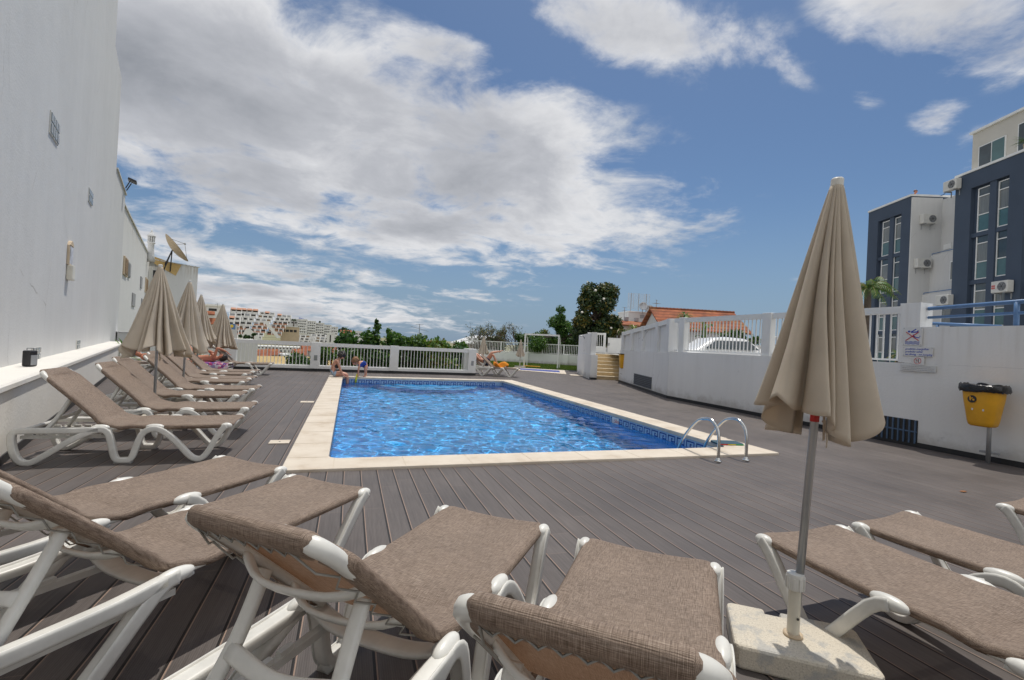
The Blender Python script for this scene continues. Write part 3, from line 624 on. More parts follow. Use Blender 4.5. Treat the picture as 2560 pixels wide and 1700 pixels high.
mb = MB(); mb.tube([SP(.052*math.cos(i*PI/14), .052*math.sin(i*PI/14)) for i in range(29)], 1, 4, flat=(.0015, .005), up=(1, 0, 0)); ptube(mb, [(-.036, .036), (.036, -.036)], .004); mb.build('red_ring', M['red'], t)
mb = MB(); ptube(mb, [(.012, -.03), (.012, .0), (.012, .034)], .008); ptube(mb, [(-.018, .02), (-.018, .005)], .010); ptube(mb, [(-.018, .004), (-.018, -.028)], .003); ptube(mb, [(-.03, -.029), (-.006, -.029)], .003); mb.build('bottle_and_glass', M['greyp'], t)
t, w, h = sign('rules_notice', 'long grey notice with three lines of tiny dark text under the ring sign', 5.18, 5.72, 1.30, 1.41, M['ivs'])
mb = MB(); rr = random.Random(3)
for z, x0, x1 in ((.032, -.17, .19), (.002, -.235, .245), (-.028, -.235, .235)):
    x = x0
    while x < x1:
        l = rr.uniform(.012, .04); ptube(mb, [(x, z), (min(x+l, x1), z)], .0026); x += l+.007
mb.build('text_lines', M['greyp'], t)
# bins
def bin_body(t, s=1.0):
    def ring(z, rx, ry, n=28, p=.62):
        return [(math.copysign(abs(math.cos(2*PI*j/n))**p, math.cos(2*PI*j/n))*rx, math.copysign(abs(math.sin(2*PI*j/n))**p, math.sin(2*PI*j/n))*ry, z) for j in range(n)]
    lv = [(.0, .10, .13), (.02, .122, .155), (.07, .132, .168), (.40, .158, .220), (.56, .166, .236), (.60, .168, .24), (.60, .15, .222), (.40, .14, .205)]
    vs = []; 
    for z, a, b in lv: vs += ring(z*s, a*s, b*s)
    n = 28; fs = [(i*n+j, i*n+(j+1) % n, (i+1)*n+(j+1) % n, (i+1)*n+j) for i in range(len(lv)-1) for j in range(n)]+[tuple(range(n-1, -1, -1))]
    return MB().add(vs, fs).build('bucket', M['yellow'], t, True)
bz = .55
t = thing('litter_bin', 'yellow plastic litter bin with a black bag liner on a post by the right wall', 'litter bin', (WX-.30, 4.40, 0))
b_ = bin_body(t); b_.location = (0, 0, bz)
mb = MB(); n = 40; vs = []; rr = random.Random(7)
jit = [rr.uniform(-.02, .02) for _ in range(n)]
for k, (f, z) in enumerate(((.82, .40), (.93, .585), (1.04, .63), (1.14, .605), (1.17, .55), (1.10, .515))):
    for j in range(n):
        a = 2*PI*j/n; p = .62; cx = math.copysign(abs(math.cos(a))**p, math.cos(a)); cy = math.copysign(abs(math.sin(a))**p, math.sin(a))
        vs.append((cx*.168*f*(1+.5*jit[(j*3+k) % n]), cy*.24*f*(1+.5*jit[(j+k*5) % n]), z+jit[(j*7+k*3) % n]*.8*(k > 1)))
mb.add(vs, [(i*n+j, i*n+(j+1) % n, (i+1)*n+(j+1) % n, (i+1)*n+j) for i in range(5) for j in range(n)]); o = mb.build('bag_liner', M['bag'], t, True); o.location = (0, 0, bz)
em = MB(); em.lathe([(.055, 0), (.055, .002)], n=24, M=Matrix.Translation((-.162, .06, bz+.40)) @ Matrix.Rotation(rad(-85), 4, 'Y')); o = em.build('emblem', M['black'], t)
em = MB()
for pts, r in (([(-.022, .028), (-.018, -.03)], .010), ([(-.018, .005), (.012, .02)], .007), ([(.018, -.032), (.018, .004)], .013)): em.tube([(-.166 - z*.08, .06-x, bz+.40+z) for x, z in pts], 1, 5, flat=(.002, r), up=(1, 0, 0))
em.ball((-.169, .082, bz+.436), (.003, .009, .009), 8, 5); em.build('emblem_figure', M['yellow'], o)
for y in (.06, -.07): MB().box((-.150, y, bz+.25), (.006, .018, .03)).build('worn_patch', M['signw'], t)
MB().tube([(.10, -.03, 0), (.10, -.03, bz+.52)], .028, 10).build('post', M['alu'], t, True); MB().box((.13, -.03, .16), (.06, .22, .03)).build('foot_bracket', M['grey'], t)
bp = G(1577, 958)-Vector((math.cos(h5), math.sin(h5), 0))*.22
t = thing('litter_bin', 'yellow litter bin on a thin post at the foot of the stairs', 'litter bin', (bp.x-.02, bp.y, 0), h5)
b_ = bin_body(t, 1.0); b_.location = (-.14, 0, .62)
MB().tube([(0, 0, 0), (0, 0, 1.5)], .03, 8).build('post', M['alu'], t, True)
MB().box((-.14, 0, 1.235), (.35, .5, .035)).build('rim', M['black'], t, bevel=.01)
# blue railing
t = thing('railing', 'blue painted steel handrail on top of the right wall', 'railing', (WX+.16, 0, 0))
MB().tube([(0, 5.43, 2.40), (0, 4.3, 2.44), (0, 0, 2.62)], .034, 10).build('top_rail', M['bluerail'], t, True)
MB().tube([(0, 5.43, 2.245), (0, 4.3, 2.27), (0, 0, 2.40)], .024, 8).build('middle_rail', M['bluerail'], t, True)
for y in (4.28, 2.6, .9): MB().tube([(0, y, 2.05), (0, y, 2.44)], .036, 8).build('post', M['bluerail'], t, True)
t = thing('ramp_handrail', 'short blue handrail sloping down behind the signed pillar', 'handrail', (WX+.9, 5.4, 0))
MB().tube([(0, .42, 2.20), (0, -.6, 2.12)], .03, 8).build('rail', M['bluerail'], t, True); MB().tube([(0, .3, 1.16), (0, .3, 2.19)], .025, 8).build('post', M['bluerail'], t, True)
# street slab behind
sheet('street_pavement', [(WX+.3, -4), (WX+.3, 12.2), (11.9, 19.6), (14.5, 27), (30, 60), (60, 60), (60, -4)], 1.16, M['pave'])
# stairs
ST = Vector((10.80, 19.33, 0)); hs = rad(-19); t = thing('staircase', 'sandy stone steps with pale nosings climbing to the street', 'staircase', ST, hs)
for k in range(7):
    MB().bx(0, 1.72, .3*k, 2.6, .166*k, .166*(k+1)-.03).build('step', M['step'], t)
    MB().bx(0, 1.72, .3*k-.025, .3*k+.31, .166*(k+1)-.029, .166*(k+1)).build('nosing', M['stepl'], t)
MB().bx(0, 1.9, 2.1, 4.4, 1.0, 1.158).build('landing', M['pave'], t)
t = thing('stair_parapet', 'white wall left of the stairs with a sloped front edge', 'wall', ST, hs)
MB().bx(-.32, -.02, -.25, 4.2, 0, 1.12).build('lower_wall', M['wall_c'], t)
MB().prism([(.25, 1.122), (4.2, 1.122), (4.2, 2.1), (.05, 2.12)], -.30, -.04, SW).build('upper_wall', M['wall_c'], t)
MB().prism([(.18, 1.122), (.245, 1.122), (.045, 2.16), (-.02, 2.16)], -.29, -.05, SW).build('metal_edge', M['white'], t)
MB().bx(-.322, -.018, -.252, -.0, 0, .09).build('skirting', M['black'], t)
fence('picket_gate', 'white picket gate at the top of the stairs under the dark tree', ST+Vector((-math.sin(hs)*3.1, math.cos(hs)*3.1, 0)), ST+Vector((-math.sin(hs)*3.1+math.cos(hs)*.98, math.cos(hs)*3.1+math.sin(hs)*.98, 0)), 1.16, [.9], .34, 1.08, .1, .12, .11, cat='gate', pd=.1, base=(.04, .34, False))
t = thing('gate_panel', 'plain white gate leaf standing open beside the stair head', 'gate', ST+Vector((-math.sin(hs)*3.0+math.cos(hs)*1.06, math.cos(hs)*3.0+math.sin(hs)*1.06, 1.17)), hs-.1)
MB().bx(0, .72, -.03, .03, .04, .80).build('leaf', M['paint'], t, bevel=.01); MB().box((.05, -.045, .5), (.06, .03, .14)).build('latch', M['grey'], t); MB().box((.36, 0, .822), (.74, .08, .04)).build('top_rail', M['paint'], t)
# shower
sp = G(1464, 940); t = thing('pool_shower', 'slim steel shower pipe with a bent head beside the stair parapet', 'shower', sp, hs)
top = 2.02
MB().tube(smooth_path([(0, 0, 0), (0, 0, 1.5), (-.02, 0, 1.72), (-.16, -.02, 1.92), (-.24, -.02, top), (-.34, -.02, top)], 5), .024, 8).build('pipe', M['alu'], t, True)
MB().lathe([(.05, 0), (.05, .03), (.02, .06)], (-.35, -.02, top-.04), 12).build('shower_head', M['steel'], t, True); MB().box((0, .03, .98), (.06, .06, .08)).build('valve', M['grey'], t)
MB().box((-.3, .05, .012), (.95, .8, .024)).build('tray', M['stone'], t, bevel=.008)
# ------------------------------------------------------------------ blue and white apartment building
HB = rad(21.6)
def dl(d): l = 27.8+(d-28.1)*.047; b = fw*d + RX*l; return Vector((b.x, b.y, 0))
B0 = dl(25.9)
fdir = (dl(38)-dl(25.9)).normalized(); rzB = math.atan2(fdir.y, fdir.x)      # local x along the facade, local -y... facade faces +y local
BT = thing('apartment_building', 'slate blue and white apartment building with tall windows, far right', 'building', B0, rzB)
ZR, ZB = 13.45, 1.1
def tall_window(px, x0, x1, zb, zt_, y=-.22, open_=False):
    f = MB(); w = .055
    for a, b in ((x0, x0+w), (x1-w, x1)): f.bx(a, b, y, y+.07, zb, zt_)
    z1 = zb+(zt_-zb)*.38; z2 = zb+(zt_-zb)*.80
    for z in (zb, z1, z2, zt_-w): f.bx(x0+w, x1-w, y+.002, y+.068, z, z+w)
    fo = f.build('window', M['paint'], px)
    MB().bx(x0+w, x1-w, y+.02, y+.03, zb+w, z1).build('pane', M['teal'], fo); MB().bx(x0+w, x1-w, y+.02, y+.03, z1+w, z2).build('pane', M['curtain'] if not open_ else M['glass'], fo); MB().bx(x0+w, x1-w, y+.02, y+.03, z2+w, zt_-w).build('pane', M['glass'], fo)
def block(x):       # blue block, facade from local x to x+4.3; recess x+.85 .. x+3.2
    f = MB(); f.bx(x, x+.85, -9, 0, ZB, ZR); f.bx(x+3.2, x+4.3, -9, 0, ZB, ZR); f.bx(x+.851, x+3.199, -9, 0, 12.45, ZR-.002)
    f.bx(x+.851, x+3.199, -9, -.25, ZB, 12.449)
    f.bx(x+1.64, x+2.06, -.249, -.06, ZB, 12.449)
    for z in (9.5, 6.62, 3.74): f.bx(x+.852, x+1.639, -.248, -.10, z-.14, z+.12); f.bx(x+2.061, x+3.198, -.248, -.10, z-.14, z+.12)
    f.build('blue_facade', M['blue'], BT)
    MB().bx(x-.04, x+4.34, -9, .06, ZR+.002, ZR+.14).build('roof_edge', M['paint'], BT)
    for i, zb in enumerate((9.64, 6.76, 3.88, 1.2)):
        tall_window(BT, x+.9, x+1.62, zb, zb+2.68, open_=(i == 1)); tall_window(BT, x+2.1, x+2.9, zb, zb+2.68)
block(0); block(7.9)
g = MB(); g.bx(4.302, 7.898, -9, -2.1, ZB, ZR-.2); g.build('white_wall', M['wall'], BT)
g = MB(); g.bx(-6, -.002, -9, -2.1, ZB, ZR-.2); g.build('white_wall', M['wall'], BT)
g = MB(); g.bx(7.80, 7.899, -2.099, -.02, ZB, ZR-.1); g.build('side_wall', M['wall'], BT)
for z, yf in ((3.5, -.5), (6.4, -.95), (9.2, -1.4)):
    g = MB(); g.bx(4.31, 7.79, -2.09, yf, z-2.9, z+.02-.003*z); g.build('balcony', M['wall'], BT)
    g = MB(); g.tube([(4.4, yf-.05, z+.12), (7.7, yf-.05, z+.12)], .03, 6); g.tube([(4.4, yf-.05, z-.05), (4.4, yf-.05, z+.12)], .02, 5); g.tube([(7.7, yf-.05, z-.05), (7.7, yf-.05, z+.12)], .02, 5); g.build('balcony_rail', M['bluerail'], BT)
    g = MB(); g.bx(-5.6, -.05, -2.09, -.3, z-1.0, z+.02); g.build('balcony', M['wall'], BT)
for z, yf in ((7.2, -1.4), (4.2, -.95), (1.5, -.5)):
    f = MB(); f.bx(4.5, 6.1, yf-.01, yf+.05, z, z+1.3); fo = f.build('window', M['paint'], BT); MB().bx(4.57, 5.27, yf+.05, yf+.06, z+.07, z+1.23).build('pane', M['teal'], fo); MB().bx(5.33, 6.03, yf+.05, yf+.06, z+.07, z+1.23).build('pane', M['curtain'], fo)
f = MB(); f.bx(6.9, 7.5, -2.1, -2.03, 9.6, 9.95); f.build('wall_vent', M['paint'], BT)
MB().bx(-6, 4.1, -9, -.75, ZR+.142, 16.2).build('penthouse', M['cream'], BT); MB().bx(-6, 4.2, -9, -.62, 16.202, 16.34).build('penthouse_roof', M['paint'], BT)
for x0, x1, zt_ in ((1.9, 3.6, 15.2), (-1.4, 1.2, 15.5)):
    f = MB(); f.bx(x0, x1, -.749, -.69, ZR+.2, zt_); fo = f.build('window', M['paint'], BT)
    MB().bx(x0+.06, (x0+x1)/2-.03, -.69, -.68, ZR+.26, zt_-.06).build('pane', M['teal'], fo); MB().bx((x0+x1)/2+.03, x1-.06, -.69, -.68, ZR+.26, zt_-.06).build('pane', M['glass'], fo)
g = MB(); g.tube([(4.4, -.1, ZR+.10), (7.6, -2.0, ZR+.10)], .03, 5); g.tube([(7.6, -2, ZR+.10), (7.9, -2, ZR+.10)], .03, 5); g.build('roof_rail', M['bluerail'], BT)
def bloc(x, y, z): return Vector(BT.location)+Matrix.Rotation(rzB, 3, 'Z') @ Vector((x, y, z))
def ac(lab, x, y, z, rz, m, proto=[None]):
    w, h, dp = .95, .66, .36
    t = thing('air_conditioner', lab, 'air conditioner', bloc(x, y, z), rzB+rz, 'air conditioners on the blue building')
    MB().box((0, 0, 0), (w, dp, h)).build('casing', m, t, bevel=.03)
    mb = MB(); mb.lathe([(.25, .0), (.25, .012), (.235, .012)], n=24, M=Matrix.Translation((-.16, dp/2, 0)) @ Matrix.Rotation(-PI/2, 4, 'X')); mb.build('fan_opening', M['grey'], t)
    mb = MB()
    for r in (.05, .11, .17, .22): mb.tube([(-.16+r*math.cos(i*PI/10), dp/2+.018, r*math.sin(i*PI/10)) for i in range(21)], .006, 4)
    for k in range(6): mb.tube([(-.16, dp/2+.02, 0), (-.16+.24*math.cos(k*PI/3), dp/2+.02, .24*math.sin(k*PI/3))], .006, 4)
    mb.build('fan_grille', M['black'], t)
    for s in (-.3, .3): mb = MB(); mb.box((s, -.02, -h/2-.03), (.05, dp+.1, .05)); mb.box((s, -dp/2-.04, -h/2-.2), (.05, .04, .36)); mb.build('bracket', M['grey'], t)
    return t
ac('beige air conditioner at the top corner of the blue facade, under the penthouse', 4.3, .22, 13.0, 0, M['acw'])
ac('white air conditioner high on the white side wall below the roof person', 7.60, -1.0, 11.75, PI/2, M['acw'])
ac('air conditioner lower on the white side wall above a balcony', 7.60, -.75, 8.6, PI/2, M['acw'])
ac('air conditioner near the blue facade corner, above the street window', 4.55, .2, 5.65, 0, M['acw'])
t = ac('air conditioner with a red mark below the second row of blue facade windows', .75, .24, 6.05, 0, M['acw'])
mb = MB()
for i in range(2):
    for j in range(3): mb.box((.26+.07*j, .185, .06-.12*i), (.05, .006, .09))
mb.build('red_mark', M['red'], t)
ac('air conditioner at the picture edge, right of the blue facade', -.9, -.1, 5.9, 0, M['acw'])
# planter palm in the penthouse window
def fan_leaves(mb, c, n, L, w, droop, seed, up=.6):
    r_ = random.Random(seed)
    for i in range(n):
        a = r_.uniform(0, 2*PI); el = r_.uniform(.0, 1)*up; l = L*r_.uniform(.7, 1.1); mi = r_.randrange(2); mb.mi = mi
        d = Vector((math.cos(a), math.sin(a), 0)); s = Vector((-math.sin(a), math.cos(a), 0)); pts = []
        for k in range(6):
            q_ = k/5; pts.append(Vector(c)+d*(l*q_*(1-.25*el))+Vector((0, 0, l*(el*1.3*q_-droop*q_*q_))))
        vs = []
        for k, p in enumerate(pts): ww = w*math.sin(PI*(.12+.86*k/5))*.9; vs += [p-s*ww, p+s*ww]
        mb.add(vs, [(2*k, 2*k+1, 2*k+3, 2*k+2) for k in range(5)])
t = thing('potted_palm', 'spiky potted palm at the penthouse window', 'potted plant', bloc(.2, -.32, ZR+.14))
MB().lathe([(.16, 0), (.22, .35), (.19, .35)], n=12).build('pot', M['towncream'], t, True)
mb = MB(); fan_leaves(mb, (0, 0, .5), 46, .75, .03, .35, 4, 1.0); mb.build('leaves', [M['leafd2'], M['leafg']], t)
# ------------------------------------------------------------------ leaf helpers
def leaves(name, mats, parent, blobs, size, seed, shell=.55, aspect=.5, droop=0.0):
    """blobs = (centre, radii, count): small folded leaf faces scattered in the volume, mostly near the surface"""
    r_ = np.random.default_rng(seed); V = []; MI = []
    for c, R_, n in blobs:
        d = r_.normal(size=(n, 3)); d /= np.linalg.norm(d, axis=1)[:, None]
        rr_ = (shell+(1-shell)*r_.random(n))*(.80+.35*r_.random(n)); p = np.array(c)+d*np.array(R_)*rr_[:, None]
        t_ = r_.normal(size=(n, 3)); t_[:, 2] -= droop; t_ /= np.linalg.norm(t_, axis=1)[:, None]
        nn = d*1.0+r_.normal(size=(n, 3))*.7+np.array((0, 0, .4)); s_ = np.cross(nn, t_); s_ /= np.linalg.norm(s_, axis=1)[:, None]+1e-6
        l = size*(.6+.8*r_.random(n))[:, None]; w = l*aspect*.5
        V.append(np.stack([p-t_*l*.5, p+s_*w, p+t_*l*.5, p-s_*w], 1))
        tone = r_.random(3)*.5
        MI.append(np.minimum(len(mats)-1, (r_.random(n)*.75+tone[0]*.6)*len(mats)).astype(int))
    V = np.concatenate(V); n = len(V); me = bpy.data.meshes.new(name); me.from_pydata(V.reshape(-1, 3).tolist(), [], np.arange(4*n).reshape(-1, 4).tolist())
    for m in mats: me.materials.append(m)
    me.polygons.foreach_set('material_index', np.clip(np.concatenate(MI), 0, len(mats)-1)); o = bpy.data.objects.new(name, me); COL.objects.link(o); o.parent = parent; return o
def branches(mb, p, d, L, r, depth, rng_, spread=.6, tips=None, k=3, up=.15):
    p = Vector(p); d = Vector(d).normalized(); q = p+d*L*.5+Vector((rng_.uniform(-1, 1), rng_.uniform(-1, 1), 0))*L*.06; e_ = p+d*L
    mb.tube([p, q, e_], [r, r*.85, r*.65], 5 if depth < 3 else 6, caps=False)
    if depth <= 0:
        if tips is not None: tips.append(e_)
        return
    for i in range(k):
        nd_ = (d+Vector((rng_.uniform(-1, 1), rng_.uniform(-1, 1), rng_.uniform(-.6, .8)))*spread+Vector((0, 0, up))).normalized()
        branches(mb, p+d*L*rng_.uniform(.55, 1), nd_, L*rng_.uniform(.6, .82), r*.6, depth-1, rng_, spread, tips, k, up)
def tree(name, lab, base, H, blobs, mats, size, seed, trunk_r=.14, aspect=.5, shell=.5, flowers=None, group=None, th=.75):
    t = thing(name, lab, 'tree', base, 0, group); rg = random.Random(seed); mb = MB()
    mb.tube(smooth_path([(0, 0, -.3), (.04, .02, H*.25), (-.05, .05, H*.5), (.02, 0, H*th)], 4), [trunk_r*(1-.05*i) for i in range(13)], 9)
    for c, R_, n in blobs:
        s_ = Vector((0, 0, max(H*.15, min(c[2]-.35*R_[2], H*.55)))); mb.tube([s_, s_.lerp(Vector(c), .5)+Vector((0, 0, .08*H*rg.random())), Vector(c)], [trunk_r*.5, trunk_r*.35, trunk_r*.12], 6)
    mb.build('trunk', M['bark'], t, True)
    leaves('crown', mats, t, blobs, size, seed, shell, aspect)
    if flowers:
        fb = MB(); 
        for c in flowers: fb.ball(c, (.085, .085, .07), 8, 5)
        fb.build('flower', M['flower'], t, True)
    return t
def blobset(cx, cz, rx, rz, n, r, seed, cnt, depth=None):
    r_ = random.Random(seed); out = []
    for i in range(n):
        a = r_.uniform(0, 2*PI); q = math.sqrt(r_.random()); dz = r_.uniform(-1, 1); f = math.sqrt(max(.05, 1-dz*dz))
        rr_ = r*r_.uniform(.6, 1.25); out.append(((cx+rx*f*q*math.cos(a), (depth or rx)*f*q*math.sin(a), cz+rz*dz), (rr_, rr_, rr_*.85), int(cnt*(rr_/r)**2)))
    return out
# magnolia
p = D(1489, 892, 29.5); mz = 1.1
bl = blobset(0, 4.25, .82, 1.15, 15, .55, 2, 620)+blobset(-1.05, 2.75, .55, .55, 7, .45, 3, 480)+blobset(.75, 2.35, .75, .75, 10, .48, 4, 520)+blobset(-.2, 2.2, 1.0, .7, 10, .55, 6, 560)
tree('magnolia_tree', 'dark glossy magnolia tree with white flowers behind the stair gate', (p.x, p.y, mz-.9), 5.4, bl, [M['leafd'], M['leafd'], M['leafd2'], M['leafd'], M['leafy']], .20, 21, .16, flowers=[(-.75, -.95, 4.7), (-1.4, -.6, 3.35), (-.3, -1.2, 4.2), (.65, -.9, 3.6), (.4, -1, 2.5)])
# pale green tree and the shrubs round it
p = D(1400, 900, 38)
bl = blobset(-.2, 3.5, .75, 1.0, 12, .5, 31, 420)+blobset(1.3, 2.6, 1.1, .9, 10, .6, 32, 420)+blobset(-1.6, 1.5, 1.3, .6, 9, .55, 33, 380)+blobset(.4, 1.2, 2.0, .7, 10, .6, 36, 380)
tree('conifer_tree', 'fresh green pointed tree left of the dark magnolia', (p.x, p.y, -.6), 4.8, [((b[0][0], b[0][1], b[0][2]+.6), b[1], b[2]) for b in bl], [M['leafg3'], M['leafg'], M['leafg'], M['leafg2']], .17, 22, .12)
# bare tree
p = D(1265, 900, 40); t = thing('bare_tree', 'brownish half bare tree behind the low garden railing', 'tree', (p.x, p.y, -1)); mb = MB(); tips = []; rg = random.Random(8)
for k in range(7): branches(mb, (rg.uniform(-1.6, 1.6), rg.uniform(-.5, .5), .8), (rg.uniform(-.7, .7), rg.uniform(-.4, .4), 1), 1.35, .06, 4, rg, .75, tips, 3, .05)
mb.tube([(0, 0, -1), (0, 0, 1.6)], .18, 8); mb.build('trunk', M['twig'], t)
tips = [q for q in tips if rg.random() < .8]
leaves('crown', [M['twig'], M['leafd2'], M['leafd2'], M['leafy']], t, [(tuple(q), (.16, .16, .16), 7) for q in tips], .11, 9)
p = D(1352, 880, 39); bl = blobset(0, 2.2, 1.0, .9, 9, .38, 41, 120)+blobset(-.6, 1.0, 1.4, .5, 8, .45, 42, 200)
tree('loose_tree', 'thin yellowish green tree between the bare tree and the green one', (p.x, p.y, -.2), 3.4, bl, [M['leafd2'], M['leafg2'], M['leafy']], .17, 43, .07)
for lab, u, v, d_, rx_, top_ in (('dark green bush under the bare tree behind the garden railing', 1235, 850, 42, 1.7, 838), ('green bush behind the left post of the goal frame', 1308, 850, 42, 1.7, 828), ('bright green bush in the middle of the goal frame', 1358, 850, 41, 1.7, 820), ('green bush right of the goal frame, before the stair parapet', 1432, 850, 40, 1.9, 808)):
    q = D(u, top_, d_); t = thing('garden_bush', lab, 'bush', (q.x, q.y, -.6), 0, 'bushes behind the garden railing'); hh = q.z+.6
    bl = blobset(0, hh*.52, rx_*.75, hh*.34, 16, .55, int(u), 330)
    MB().tube([(0, 0, -.2), (.05, 0, hh*.6)], [.07, .03], 6).build('stem', M['bark'], t); leaves('foliage', [M['leafg3'], M['leafg'], M['leafg'], M['leafg2']] if u > 1300 else [M['leafg3'], M['leafd2'], M['leafg']], t, bl, .17, int(u)+1, .45, .65)
# hedge bushes beyond the deck fence
HG = 'big leafy bushes beyond the deck fence'
for i, (u, v, w_, ht, lab) in enumerate(((905, 838, 1.0, 0, 'leafy bush at the left end of the hedge, behind the seated woman'), (955, 828, 1.1, .0, 'tallest leafy bush with an upright shoot beyond the deck fence'), (1010, 838, 1.0, 0, 'bush just right of the tall shoot beyond the fence'),
                           (1060, 845, 1.0, 0, 'bush under the television antenna beyond the fence'), (1110, 846, 1.0, 0, 'yellowish bush second from the white shed'), (1150, 853, .8, 0, 'bush at the right end of the hedge, next to the white shed'))):
    q = D(u, v, 24+.6*(i % 2)); r_ = random.Random(50+i); zt_ = q.z; bl = []
    for k in range(15):
        zz = zt_+2.6-.35-abs(r_.gauss(0, 1))*.75 if k < 6 else r_.uniform(.2, zt_+1.6)
        rr_ = r_.uniform(.38, .62); bl.append(((r_.uniform(-.85, .85), r_.uniform(-.6, .6), max(.2, zz)), (rr_, rr_, rr_), int(420*rr_/.5)))
    if i == 1: bl += [((-.25, 0, zt_+2.75), (.17, .17, .3), 60), ((.35, 0, zt_+2.6), (.15, .15, .22), 45), ((-.3, 0, zt_+3.05), (.12, .12, .2), 30)]
    t = thing('leafy_bush', lab, 'bush', (q.x, q.y, -2.6), 0, HG); mb = MB()
    for k in range(5): mb.tube([(r_.uniform(-.2, .2), r_.uniform(-.2, .2), -.5), (r_.uniform(-.6, .6), r_.uniform(-.4, .4), zt_+2.0)], [.05, .02], 6)
    mb.build('stem', M['bark'], t); leaves('foliage', [M['leafg3'], M['leafg'], M['leafg'], M['leafg2']] if i != 4 else [M['leafg'], M['leafg2'], M['leafg2'], M['leafy']], t, bl, .19, 60+i, .5, .75)
# low shrubs beyond the fence left of the hedge
for lab, u, v, d_, rz_, rx_ in (('low dark shrub on the ochre ground left of the fence post', 745, 905, 26, .35, .9), ('green shrub seen through the fence left of the seated woman', 805, 895, 23, .8, .8), ('yellow green shrub through the fence between woman and child', 880, 905, 23, .7, 1.1)):
    q = D(u, v, d_); t = thing('shrub', lab, 'shrub', (q.x, q.y, q.z-rz_)); bl = blobset(0, rz_, rx_*.6, rz_*.5, 8, .4, int(u), 260)
    MB().tube([(0, 0, -.8), (0, 0, rz_)], .04, 6).build('stem', M['bark'], t); leaves('foliage', [M['leafg3'], M['leafg'], M['leafg2']], t, bl, .16, int(u)+1, .5, .7)
# ================================================================== houses behind the right wall
def local_axes(u0, v0, d0, u1, v1, d1):
    a, b = D(u0, v0, d0), D(u1, v1, d1); q = b-a; return a, math.atan2(q.y, q.x), math.hypot(q.x, q.y)
# house with the big terracotta roof: ridge from (1655,765) to (1862,778)
a, rz, L = local_axes(1660, 790, 36, 1870, 795, 36.4)
t = thing('tiled_house', 'white house with a large weathered terracotta roof behind the right fence', 'house', (a.x, a.y, 1.0), rz)
zr = D(1658, 765, 36).z-1.0; ze = zr-1.75
MB().bx(.1, L-.1, .1, 5.0, -1, ze-.05).build('wall', M['wall'], t)
Pg = Matrix(((0, 0, 1, 0), (1, 0, 0, 0), (0, 1, 0, 0), (0, 0, 0, 1)))
mb = MB(); mb.prism([(.1, ze-.06), (5.0, ze-.06), (2.55, zr-.12)], .1, L-.1, Pg); mb.build('gable', M['wall'], t)
rf = MB().prism([(-.35, ze-.1), (-.35, ze), (2.55, zr+.05), (5.4, ze), (5.4, ze-.1), (2.55, zr-.08)], -.25, L+.25, Pg).build('roof', M['roof'], t)
mb = MB()
for k in range(24): mb.tube([(-.25+(L+.5)*k/24, 2.55, zr+.03), (-.25+(L+.5)*(k+1.08)/24, 2.55, zr+.06)], .10, 6)
mb.build('ridge_tiles', M['roof'], rf)
for x, dark in ((4.3, 0), (5.9, 0)):
    f = MB().bx(x, x+.75, .04, .12, ze-1.5, ze-.45).build('window', M['paint'], t); MB().bx(x+.07, x+.68, .03, .05, ze-1.43, ze-.52).build('pane', M['dark'], f)
    for s in (x-.36, x+.78): MB().bx(s, s+.32, .03, .08, ze-1.5, ze-.45).build('shutter', M['grey'], f)
# low tiled house and white tower with aerials
a, rz, L = local_axes(1535, 810, 42, 1652, 812, 44)
t = thing('tiled_house', 'low white house with a narrow tiled roof edge right of the magnolia', 'house', (a.x, a.y, .8), rz)
zt_ = D(1600, 803, 43).z-.8
MB().bx(-.8, L+.5, 0, 6, -1, zt_-.5).build('wall', M['wall'], t); MB().prism([(-.4, zt_-.55), (-.4, zt_-.42), (2.0, zt_+.1), (2.0, zt_-.1)], -1.0, L+.6, Pg).build('roof', M['roof'], t)
for k in range(4): MB().box((.3+1.15*k, 1.8, zt_+.25), (.32, .3, .35)).build('roof_vent', M['grey'], t)
a, rz, L = local_axes(1571, 790, 46, 1645, 792, 46.5)
t = thing('roof_tower', 'white flat roofed stair tower carrying aerials and dishes', 'building', (a.x, a.y, 1), rz); zt_ = D(1600, 781, 46).z-1
MB().bx(0, L, 0, 2.6, -1, zt_).build('wall', M['wall'], t); MB().bx(-.05, L+.05, -.05, 2.65, zt_+.002, zt_+.1).build('parapet', M['paint'], t)
MB().bx(1.2, 1.65, -.02, .0, zt_-.55, zt_-.2).build('vent', M['grey'], t)
a2, b2 = D(1577, 783, 46), D(1621, 783, 46.2); w = (b2-a2).length; hgt = D(1600, 734, 46).z-D(1600, 783, 46).z
t = thing('lattice_antenna', 'large rectangular lattice antenna frame on the white tower', 'antenna', a2+Vector((.02, .3, .1)), math.atan2((b2-a2).y, (b2-a2).x))
mb = MB()
for s in (.12, w/2, w-.12): mb.tube([(s, 0, 0), (s, 0, hgt)], .035, 5)
mb.build('mast', M['grey'], t); mb = MB()
for k in range(15): z = .35+(hgt-.4)*k/14; mb.tube([(-.2, -.06, z), (w+.2, -.06, z)], .014, 4)
for k in range(5): s = -.2+(w+.4)*k/4; mb.tube([(s, -.06, .4), (s, -.06, hgt)], .014, 4)
mb.build('lattice', M['acw'], t)
